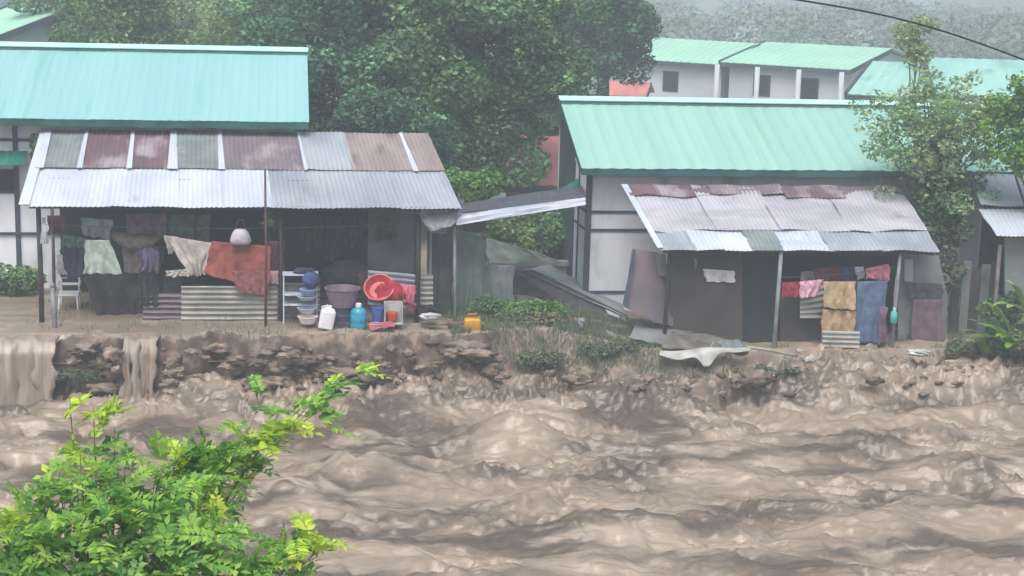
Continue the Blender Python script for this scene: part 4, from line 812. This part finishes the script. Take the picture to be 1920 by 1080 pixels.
tree('broadleaf_tree', 'hazier dark tree right of the widest crown, above the left end of the mint roof', 'tree', **tr_px(1130, 40, 60, 1.9, 2.4, ncl=80, cr_rad=.7, per=420, size=.18, lm=LF['deep'], seed=3, group=T, trunk_r=.3))
for i, (px, py, Y_, rx_, rz_, k_, l) in enumerate([
  (470, 40, 58, 2.0, 2.2, 'pale', 'pale green tree left of the dark one, above the right half of the turquoise roof'),
  (360, 20, 62, 2.2, 2.6, 'pale', 'mid green tree above the middle of the turquoise roof'),
  (240, 40, 56, 1.5, 1.8, 'mid', 'yellowish green tree above the turquoise roof, third from the left corner'),
  (160, 20, 60, 1.8, 2.4, 'mid', 'dark green tree beside the pale green corner roof'),
  (570, 30, 52, 1.8, 2.2, 'dark', 'dark tree between the pale one and the huge dark one'),
  (1035, 165, 50, 1.0, 1.3, 'deep', 'small dark tree just left of the mint roof end'),
  (760, 250, 41, 1.5, .9, 'deep', 'low dark tree peeping over the right end of the patched tin roof'),
  (855, 275, 42.5, .8, .6, 'dark', 'low dark tree under the widest crown')]):
    tree('broadleaf_tree', l, 'tree', **tr_px(px, py, Y_, rx_, rz_, ncl=45, cr_rad=.6, per=340, size=.15, lm=LF[k_], seed=30+i, group=T))
# bushes in the gap
def bush(name, label, cat, px, py, Y_, rx_, ry_, rz_, ncl, crd, per, size, k_, seed, up=.5, group=None):
    r = np.random.default_rng(seed); c_ = P(px, py, Y_); d = r.normal(size=(ncl, 3)); d /= np.linalg.norm(d, axis=1)[:, None]
    cen = c_+d*(r.random(ncl)**.5)[:, None]*[rx_, ry_, rz_]; rad = crd*(.6+.8*r.random(ncl)); gz = c_[2]-rz_-.2
    b_ = thing(name, label, cat, (c_[0], Y_, gz), group)
    V, F = clump_leaves(cen, rad, per, size, r, up); mesh_obj('foliage', V, F, LF[k_], b_, (c_[0], Y_, gz))
    mb = MB()
    for i in range(6): e = cen[r.integers(ncl)]; mb.tube([(c_[0]+r.normal()*.1, Y_, gz-.3), ((c_[0]+e[0])/2, (Y_+e[1])/2, (gz+e[2])/2), e], [.03, .022, .01], 6)
    part('stem', mb, M['bark'], b_, True); return b_
B_ = 'bushes on the far bank'
bush('shrub', 'bright green shrub beyond the right end of the patched tin roof', 'shrub', 895, 345, 39, .6, .6, .35, 16, .3, 160, .16, 'bright', 50)
bush('shrub', 'mid green shrub seen under the tin canopy', 'shrub', 985, 430, 39, .95, .6, .45, 26, .3, 170, .13, 'mid', 51)
bush('shrub', 'dark shrub just right of the one under the canopy', 'shrub', 1040, 440, 38.3, .35, .4, .5, 12, .3, 130, .13, 'dark', 52)
bush('shrub', 'dark green plants filling the shade in the gap behind the slanting panel', 'shrub', 1000, 560, 36.4, 1.0, .6, .3, 20, .3, 150, .12, 'dark', 53)
bush('shrub', 'feathery grey green bush on the bank right of the yellow jerrycan', 'shrub', 985, 612, 31.9, .75, .4, .28, 26, .2, 170, .08, 'grass', 54)
bush('shrub', 'spreading green bush in the middle of the grassy gap', 'shrub', 950, 590, 32.6, .7, .35, .32, 24, .2, 160, .08, 'mid', 66)
bush('shrub', 'taller light green tuft in the grassy gap between the houses', 'shrub', 1030, 585, 32.4, .25, .3, .25, 10, .18, 120, .09, 'bright', 55)
bush('shrub', 'low olive scrub under the fallen boards', 'shrub', 1130, 655, 31.0, 1.0, .3, .08, 22, .09, 90, .06, 'greygreen', 56)
bush('shrub', 'grey brown scrub hanging over the bank below the feathery bush', 'shrub', 1010, 672, 30.6, .5, .3, .12, 16, .11, 90, .06, 'greygreen', 57)
bush('shrub', 'dull scrub on the bank right of the bent white sheet', 'shrub', 1440, 695, 30.2, .7, .25, .06, 14, .08, 80, .06, 'greygreen', 58)
bush('shrub', 'grassy green mound at the foot of the dark board fence', 'shrub', 1800, 652, 31.3, .5, .3, .12, 16, .14, 150, .08, 'grass', 59)
bush('shrub', 'dark bush at the far left beside the white house wall', 'shrub', 20, 528, 34.6, .9, .3, .25, 18, .2, 130, .1, 'dark', 60)
bush('shrub', 'small dull green patch on the eroded bank between the two runoffs', 'shrub', 135, 705, 30.25, .5, .08, .10, 12, .1, 110, .05, 'greygreen', 61)
bush('shrub', 'leafy dark green clump under the eave by the wooden pole', 'shrub', 508, 412, 32.2, .25, .2, .12, 8, .12, 90, .08, 'dark', 62)
bush('shrub', 'light green shrub under the eave edge at the far left', 'shrub', 66, 285, 35.2, .16, .12, .3, 10, .13, 90, .09, 'dark', 63)
bush('shrub', 'dark hedge plants behind the yellow jerrycan', 'shrub', 915, 580, 32.3, .3, .2, .3, 12, .16, 120, .08, 'dark', 64)
# broad leaf plants at right
def blade_plant(name, label, cat, base, specs, w_, k_, seed, droop=.35, group=None):
    r = np.random.default_rng(seed); b_ = thing(name, label, cat, base, group); base = np.array(base)
    for j, (dx, dy, dz) in enumerate(specs):
        tip = base+[dx, dy, dz]; n = 14; t_ = np.linspace(0, 1, n); mid = (base+tip)/2+[0, 0, droop*np.linalg.norm([dx, dy, dz])]
        sp = (1-t_)[:, None]**2*base+2*((1-t_)*t_)[:, None]*mid+t_[:, None]**2*tip; tn = np.gradient(sp, axis=0); tn /= np.linalg.norm(tn, axis=1)[:, None]
        sd = np.cross(tn, [0, 0, 1.]); sd /= np.linalg.norm(sd, axis=1)[:, None]+1e-9; nn = np.cross(sd, tn)
        wd = w_*np.sin(np.clip((t_-.18)/.82, 0, 1)*math.pi)**.6*(.8+.4*r.random())+.006
        wd = wd*(1+.12*r.normal(size=n)); V = np.stack([sp-sd*wd[:, None]+nn*wd[:, None]*.25, sp, sp+sd*wd[:, None]+nn*wd[:, None]*.25], 1).reshape(-1, 3)
        F = [(i*3+c_, i*3+3+c_, i*3+4+c_, i*3+1+c_) for i in range(n-1) for c_ in (0, 1)]; mb = MB(); mb.add(V, F); part('leaf', mb, LF[k_], b_, True)
    return b_
r = np.random.default_rng(5)
for i, (px, py, Y_, n, L_, w_, k_, l) in enumerate([(1905, 660, 30.6, 12, 1.1, .09, 'bright', 'broad leaved green plant arching out at the right edge of the bank'), (1870, 655, 31.2, 10, .9, .08, 'mid', 'broad leaved plant behind the arching one at the right edge'), (1925, 600, 31.6, 9, 1.0, .11, 'pale', 'tall pale leaved plant in front of the small shed'), (1850, 672, 30.9, 8, .6, .06, 'bright', 'low young plant at the foot of the right edge greenery')]):
    b_ = P(px, py, Y_); sp = []
    for j in range(n): a_ = r.uniform(math.pi*.75, math.pi*1.75) if j % 3 else r.uniform(0, 2*math.pi); e_ = r.uniform(.15, 1.0); sp.append((L_*math.cos(a_)*math.cos(e_), L_*.6*math.sin(a_)*math.cos(e_), L_*math.sin(e_)))
    blade_plant('leafy_plant', l, 'plant', b_, sp, w_, k_, 70+i)
bush('shrub', 'mass of green foliage behind the broad leaves at the right edge', 'shrub', 1890, 590, 31.9, .6, .4, .45, 22, .22, 150, .1, 'mid', 75)
bush('shrub', 'green foliage low on the bank at the right edge', 'shrub', 1900, 645, 30.9, .6, .3, .2, 18, .2, 140, .1, 'grass', 76)
# thin tree right
tree('slender_tree', 'slender light leaved tree standing in front of the mint green roof', 'tree', base=(P(1745, 640, 33.6)[0], 33.6, -.4), hgt=0, crown_c=P(1760, 265, 33.6), crown_r=(1.75, .9, 1.55), ncl=170, cr_rad=.24, per=46, size=.11, lm=LF['slender'], extra=np.array([P(x_, y_, 33.3) for x_, y_ in [(1612, 200), (1630, 216), (1622, 236), (1650, 196), (1660, 226), (1648, 254), (1675, 250), (1690, 210), (1682, 284), (1670, 305), (1700, 190), (1640, 180), (1820, 190), (1850, 215), (1830, 245), (1860, 270), (1840, 300), (1870, 320), (1800, 160), (1720, 150), (1745, 140), (1880, 240)]]), seed=80, trunk_r=.07, limbs=22, shell=.3)
tree('slender_tree', 'bushy lower tree filling the corner beside the right shack roof', 'tree', base=(P(1775, 640, 33.8)[0], 33.8, -.4), hgt=0, crown_c=P(1765, 385, 33.8), crown_r=(.65, .6, .75), ncl=40, cr_rad=.28, per=130, size=.11, lm=LF['dark'], seed=81, trunk_r=.06, limbs=8)
tree('slender_tree', 'yellow green tree cut off by the right edge of the picture', 'tree', base=(P(1935, 640, 32.8)[0], 32.8, -.4), hgt=0, crown_c=P(1935, 245, 32.8), crown_r=(.8, .6, 1.1), ncl=46, cr_rad=.3, per=110, size=.12, lm=LF['bright'], seed=82, trunk_r=.07)
tree('slender_tree', 'small brownish green tree standing behind the mint roof below the cable', 'tree', **tr_px(1715, 75, 45, .5, .9, ncl=22, cr_rad=.3, per=70, size=.12, lm=LF['pale'], seed=83, trunk_r=.06))
bush('shrub', 'grey green climbing plant beside the purple blanket', 'shrub', 1775, 500, 32.5, .3, .2, .5, 12, .2, 90, .09, 'greygreen', 84)

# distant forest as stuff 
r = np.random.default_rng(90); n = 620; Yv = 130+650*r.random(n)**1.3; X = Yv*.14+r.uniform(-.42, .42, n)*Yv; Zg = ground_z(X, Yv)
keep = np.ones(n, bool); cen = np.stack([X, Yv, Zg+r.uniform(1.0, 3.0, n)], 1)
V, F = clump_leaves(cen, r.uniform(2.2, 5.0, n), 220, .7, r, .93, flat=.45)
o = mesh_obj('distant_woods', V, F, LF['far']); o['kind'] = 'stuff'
for i, (px, py, l) in enumerate([(1397, 50, 'tiny white house high on the misty hillside, left of the cable'), (1712, 24, 'tiny white house on the misty hillside above the thin tree'), (1610, 58, 'tiny grey roofed house on the misty hillside below the cable')]):
    yy = np.linspace(110, 800, 4000); pp = np.array([P(px, py, q_) for q_ in yy]); hit = np.where(pp[:, 2] < ground_z(pp[:, 0], yy)+1.5)[0]; p_ = pp[hit[0]] if len(hit) else pp[-1]; Y_ = p_[1]; gz = p_[2]-1.2
    hh = thing('hillside_house', l, 'house', (p_[0], Y_, gz)); mb = MB(); mb.mm((p_[0]-1.3, Y_-.8, gz-3), (p_[0]+1.3, Y_+.8, p_[2]+.4)); part('wall', mb, M['far_wall'], hh)
    mb = MB(); mb.prism([(p_[0]-1.5, Y_-1, p_[2]+.4), (p_[0]-1.5, Y_+1, p_[2]+.4), (p_[0]-1.5, Y_, p_[2]+1.1)], (3.0, 0, 0)); part('roof', mb, M['tin_grey'], hh)

# grass along the bank (stuff)
r = np.random.default_rng(91); n = 60000
X = np.concatenate([r.uniform(3.2, 9.5, int(n*.6)), r.uniform(-5, 3, int(n*.08)), r.uniform(9, 16, n-int(n*.6)-int(n*.08))]); Yv = r.uniform(29.8, 34, n)
msk = perlin(X/.7, Yv/.4, 41)+.35*perlin(X/.2, Yv/.2, 42)+.35*(sst(3, 4.5, X)*(1-sst(7, 9, X)))-.0-(.45*(X > 9)); keep = msk > 0
X = X[keep]; Yv = Yv[keep]; Z = ground_z(X, Yv); ok = Z > -1.05; X, Yv, Z = X[ok], Yv[ok], Z[ok]; n = len(X)
a_ = r.uniform(0, 2*math.pi, n); hgt = r.uniform(.05, .2, n); b0 = np.stack([X, Yv, Z-.02], 1); sd = np.stack([np.cos(a_), np.sin(a_), 0*a_], 1)*.008; ln = np.stack([r.normal(size=n)*.04, r.normal(size=n)*.04, hgt], 1)
V = np.stack([b0-sd, b0+sd, b0+ln*.6+sd*.8, b0+ln], 1).reshape(-1, 3); o = mesh_obj('grass', V, np.arange(4*n).reshape(n, 4), LF['greygreen']); o['kind'] = 'stuff'

# ================================================================== FOREGROUND SHRUB
r = np.random.default_rng(120)
fs = thing('foreground_shrub', 'bright green pinnate leaved shrub filling the lower left corner in front of the river', 'shrub', (*P(200, 1100, 11)[:2], 1.2))
froot = np.array([P(190, 1100, 11)[0], 11.0, 1.2])
LV = {'fore': [], 'foretip': [], 'foredark': []}
def pinnate(base, dirv, L_, npair, ll, key):
    d = dirv/np.linalg.norm(dirv); sd = np.cross(d, [0, 0, 1.])+r.normal(size=3)*.25; sd -= d*(sd@d); sd /= np.linalg.norm(sd); nn = np.cross(sd, d)
    if nn[2] < 0: nn = -nn
    for i in range(npair+1):
        t_ = (i+.6)/(npair+.6); pos = base+d*L_*t_-np.array([0, 0, .18*L_*t_*t_])
        for sg in ((-1, 1) if i < npair else (0,)):
            ld = d*.45+sd*sg*.9+nn*r.uniform(-.1, .25) if sg else d; ld = ld+r.normal(size=3)*.12; ld /= np.linalg.norm(ld)
            wv = np.cross(ld, nn); wv /= np.linalg.norm(wv); l_ = ll*r.uniform(.8, 1.15)*(1-.3*abs(t_-.45)); w_ = l_*.26
            q0 = pos; q1 = pos+ld*l_; a1 = pos+ld*l_*.38; LV[key].append(np.array([q0, a1+wv*w_+nn*w_*.25, q1-nn*l_*.12, a1-wv*w_+nn*w_*.25]))
tips = [(130, 742, 11.4, 1), (175, 762, 11.2, 1), (215, 800, 11.2, 0), (235, 860, 11, 0), (150, 850, 10.8, 1), (110, 890, 10.8, 0), (70, 930, 10.6, 0), (30, 925, 11, 0), (0, 960, 10.6, 1), (-40, 930, 10.6, 0),
 (525, 800, 11.8, 1), (470, 802, 11.6, 1), (430, 830, 11.6, 0), (390, 850, 11.4, 0), (345, 845, 11.3, 1), (310, 870, 11.2, 0), (290, 900, 11, 0), (360, 900, 11, 0), (415, 880, 11.3, 0), (330, 940, 10.8, 2), (270, 950, 10.6, 0), (210, 940, 10.5, 0),
 (435, 945, 10.8, 1), (410, 975, 10.6, 0), (380, 1000, 10.6, 0), (160, 960, 10.4, 0), (200, 900, 10.7, 0), (90, 1000, 10.4, 2), (180, 1020, 10.4, 2), (260, 1010, 10.5, 2), (330, 1020, 10.5, 2), (60, 1050, 10.3, 2), (140, 1065, 10.3, 2), (230, 1060, 10.4, 2), (300, 1060, 10.4, 2), (370, 1050, 10.5, 2), (0, 1020, 10.4, 2), (-40, 1060, 10.4, 0), (10, 1080, 10.2, 2),
 (480, 1065, 10.6, 0), (515, 1050, 10.6, 0), (600, 1000, 11.0, 1), (570, 1015, 11, 0), (625, 1010, 11.1, 1), (560, 1070, 10.8, 2), (470, 1090, 10.6, 0), (410, 1090, 10.5, 2),
 (497, 740, 12.4, 0), (545, 755, 12.4, 0), (590, 745, 12.5, 0), (625, 740, 12.5, 0), (655, 695, 12.6, 1), (610, 765, 12.4, 0), (120, 1090, 10.3, 0), (40, 985, 10.4, 0), (120, 940, 10.6, 0), (250, 830, 11.1, 0), (450, 850, 11.4, 0)]
stems = MB()
fill = []
for px, py, Y_, kind in tips:
    if py < 790 and px > 480: fill += [(px+r.normal()*12, py+r.normal()*10, Y_, kind)]; continue
    for q_ in range(4):
        a_ = r.uniform(0, 1)**.8*.45; fill.append((px+(230-px)*a_+r.normal()*16, py+(1150-py)*a_+r.normal()*14, Y_-.3*a_+r.normal()*.12, 2 if a_ > .25 and r.random() < .6 else kind if a_ < .12 else 0))
for q_ in range(26):
    t_ = r.random(); fill.append((285+250*t_+r.normal()*14, 905-105*t_+r.normal()*(22-10*t_), 11.3+.4*t_, 1 if t_ > .8 else 0))
for px, py, Y_, kind in fill:
    b0 = P(px, py, Y_)
    for j in range(2): pinnate(b0, r.normal(size=3)*[1, .7, .45]+[(px-220)/400, 0, .15], r.uniform(.17, .28), 7, r.uniform(.07, .11), ('foretip', 'foredark')[kind-1] if kind else 'fore')
for px, py, Y_, kind in tips:
    tip = P(px, py, Y_); low_ = froot+np.array([(tip[0]-froot[0])*.35, (Y_-11)*.4, 0]); st = froot+[r.normal()*.15, r.normal()*.1, 0]
    mid = low_+(tip-low_)*.5+[0, 0, .1]
    if px > 300: mid = P(px*.8+20, py+70, Y_-.2)
    if py < 790 and px > 480: mid = P(430, 850, Y_-.2)
    t_ = np.linspace(0, 1, 12)[:, None]; sp = (1-t_)**2*st+2*(1-t_)*t_*mid+t_**2*tip
    stems.tube(sp, np.linspace(.016 if not (py < 790 and px > 480) else .006, .003, 12), 5)
    far_ = py < 800 and px > 480
    nl = 2 if far_ else 8
    for j in range(nl):
        s_ = 1-(.02+.11*j*(.5 if far_ else 1)) if j else 1.0
        i0 = min(10, int(s_*11)); b0 = sp[i0]; dr = sp[min(11, i0+1)]-sp[max(0, i0-1)]; dr = dr/np.linalg.norm(dr)
        dv = dr*.7+r.normal(size=3)*[.7, .5, .35]; key = ('foretip' if kind == 1 and j < 5 else 'foredark' if kind == 2 or (j > 5 and r.random() < .6) else 'fore')
        pinnate(b0, dv, r.uniform(.18, .28)*(.7 if far_ else 1), 7, r.uniform(.065, .105), key)
part('stem', stems, plain('green_stem', (96, 110, 60)), fs, True)
for k_, q in LV.items():
    Q_ = np.array(q); mesh_obj('foliage', Q_.reshape(-1, 3), np.arange(4*len(Q_)).reshape(-1, 4), LF[k_], fs, wloc(fs))

# drifting branches on the flood
def drift(label, pts, r_, twigs):
    v = [G(x, y, -1.0) for x, y in pts]; c = sum(v)/len(v); t_ = thing('drifting_branch', label, 'branch', c-[0, 0, .1])
    mb = MB(); mb.tube([q+[0, 0, .05*math.sin(i*2)] for i, q in enumerate(v)], np.linspace(r_, r_*.4, len(v)), 7); part('limb', mb, M['bark'], t_, True)
    for i in range(twigs): q = v[1+i % (len(v)-1)]; mb = MB(); mb.tube([q, q+[.12+.05*i, .05, .14], q+[.3, .1-.06*i, .2+.03*i]], [r_*.45, r_*.3, r_*.15], 5); part('twig', mb, M['bark'], t_, True)

# ================================================================== LIGHT, AIR
EL, AZ = 60, 200     # overcast light, brightest part of the sky high behind the viewer
w = bpy.data.worlds.new('World'); sc.world = w; w.use_nodes = True; nt = w.node_tree
bg = nt.nodes['Background']; sky = nt.nodes.new('ShaderNodeTexSky'); sky.sky_type = 'NISHITA'; sky.sun_disc = False
sky.sun_elevation = math.radians(EL); sky.sun_rotation = math.radians(AZ); sky.air_density = 1.0; sky.dust_density = 6; sky.ozone_density = 1
nt.links.new(sky.outputs[0], bg.inputs[0]); bg.inputs[1].default_value = .14
sl = bpy.data.lights.new('sun', 'SUN'); sl.energy = 1.9; sl.angle = math.radians(40); sl.color = (1, .985, .955)
so = bpy.data.objects.new('sun', sl); col.objects.link(so)
dirv = Vector((math.sin(math.radians(AZ))*math.cos(math.radians(EL)), math.cos(math.radians(AZ))*math.cos(math.radians(EL)), math.sin(math.radians(EL))))
so.rotation_euler = dirv.to_track_quat('Z', 'Y').to_euler()
so.location = (0, 0, 60)
hz = MB(); hz.mm((-421, -13, -8), (561, 901, 62)); V = np.concatenate(hz.v); ho = mesh_obj('haze', V, hz.f, None); ho['kind'] = 'stuff'
m = bpy.data.materials.new('pale_rain_haze'); m.use_nodes = True; nt = m.node_tree; nt.nodes.clear(); out = nt.nodes.new('ShaderNodeOutputMaterial'); pv = nt.nodes.new('ShaderNodeVolumePrincipled')
pv.inputs['Color'].default_value = (.74, .86, .94, 1); pv.inputs['Density'].default_value = .0036; pv.inputs['Anisotropy'].default_value = 0
nt.links.new(pv.outputs[0], out.inputs['Volume']); ho.data.materials.append(m)
sc.view_settings.view_transform = 'Standard'; sc.view_settings.look = 'None'; sc.view_settings.exposure = .5; sc.view_settings.gamma = 1
sc.render.engine = 'CYCLES'; sc.cycles.use_denoising = True; sc.cycles.max_bounces = 6; sc.cycles.volume_bounces = 1; sc.cycles.transparent_max_bounces = 4
sc.cycles.diffuse_bounces = 3; sc.cycles.glossy_bounces = 2
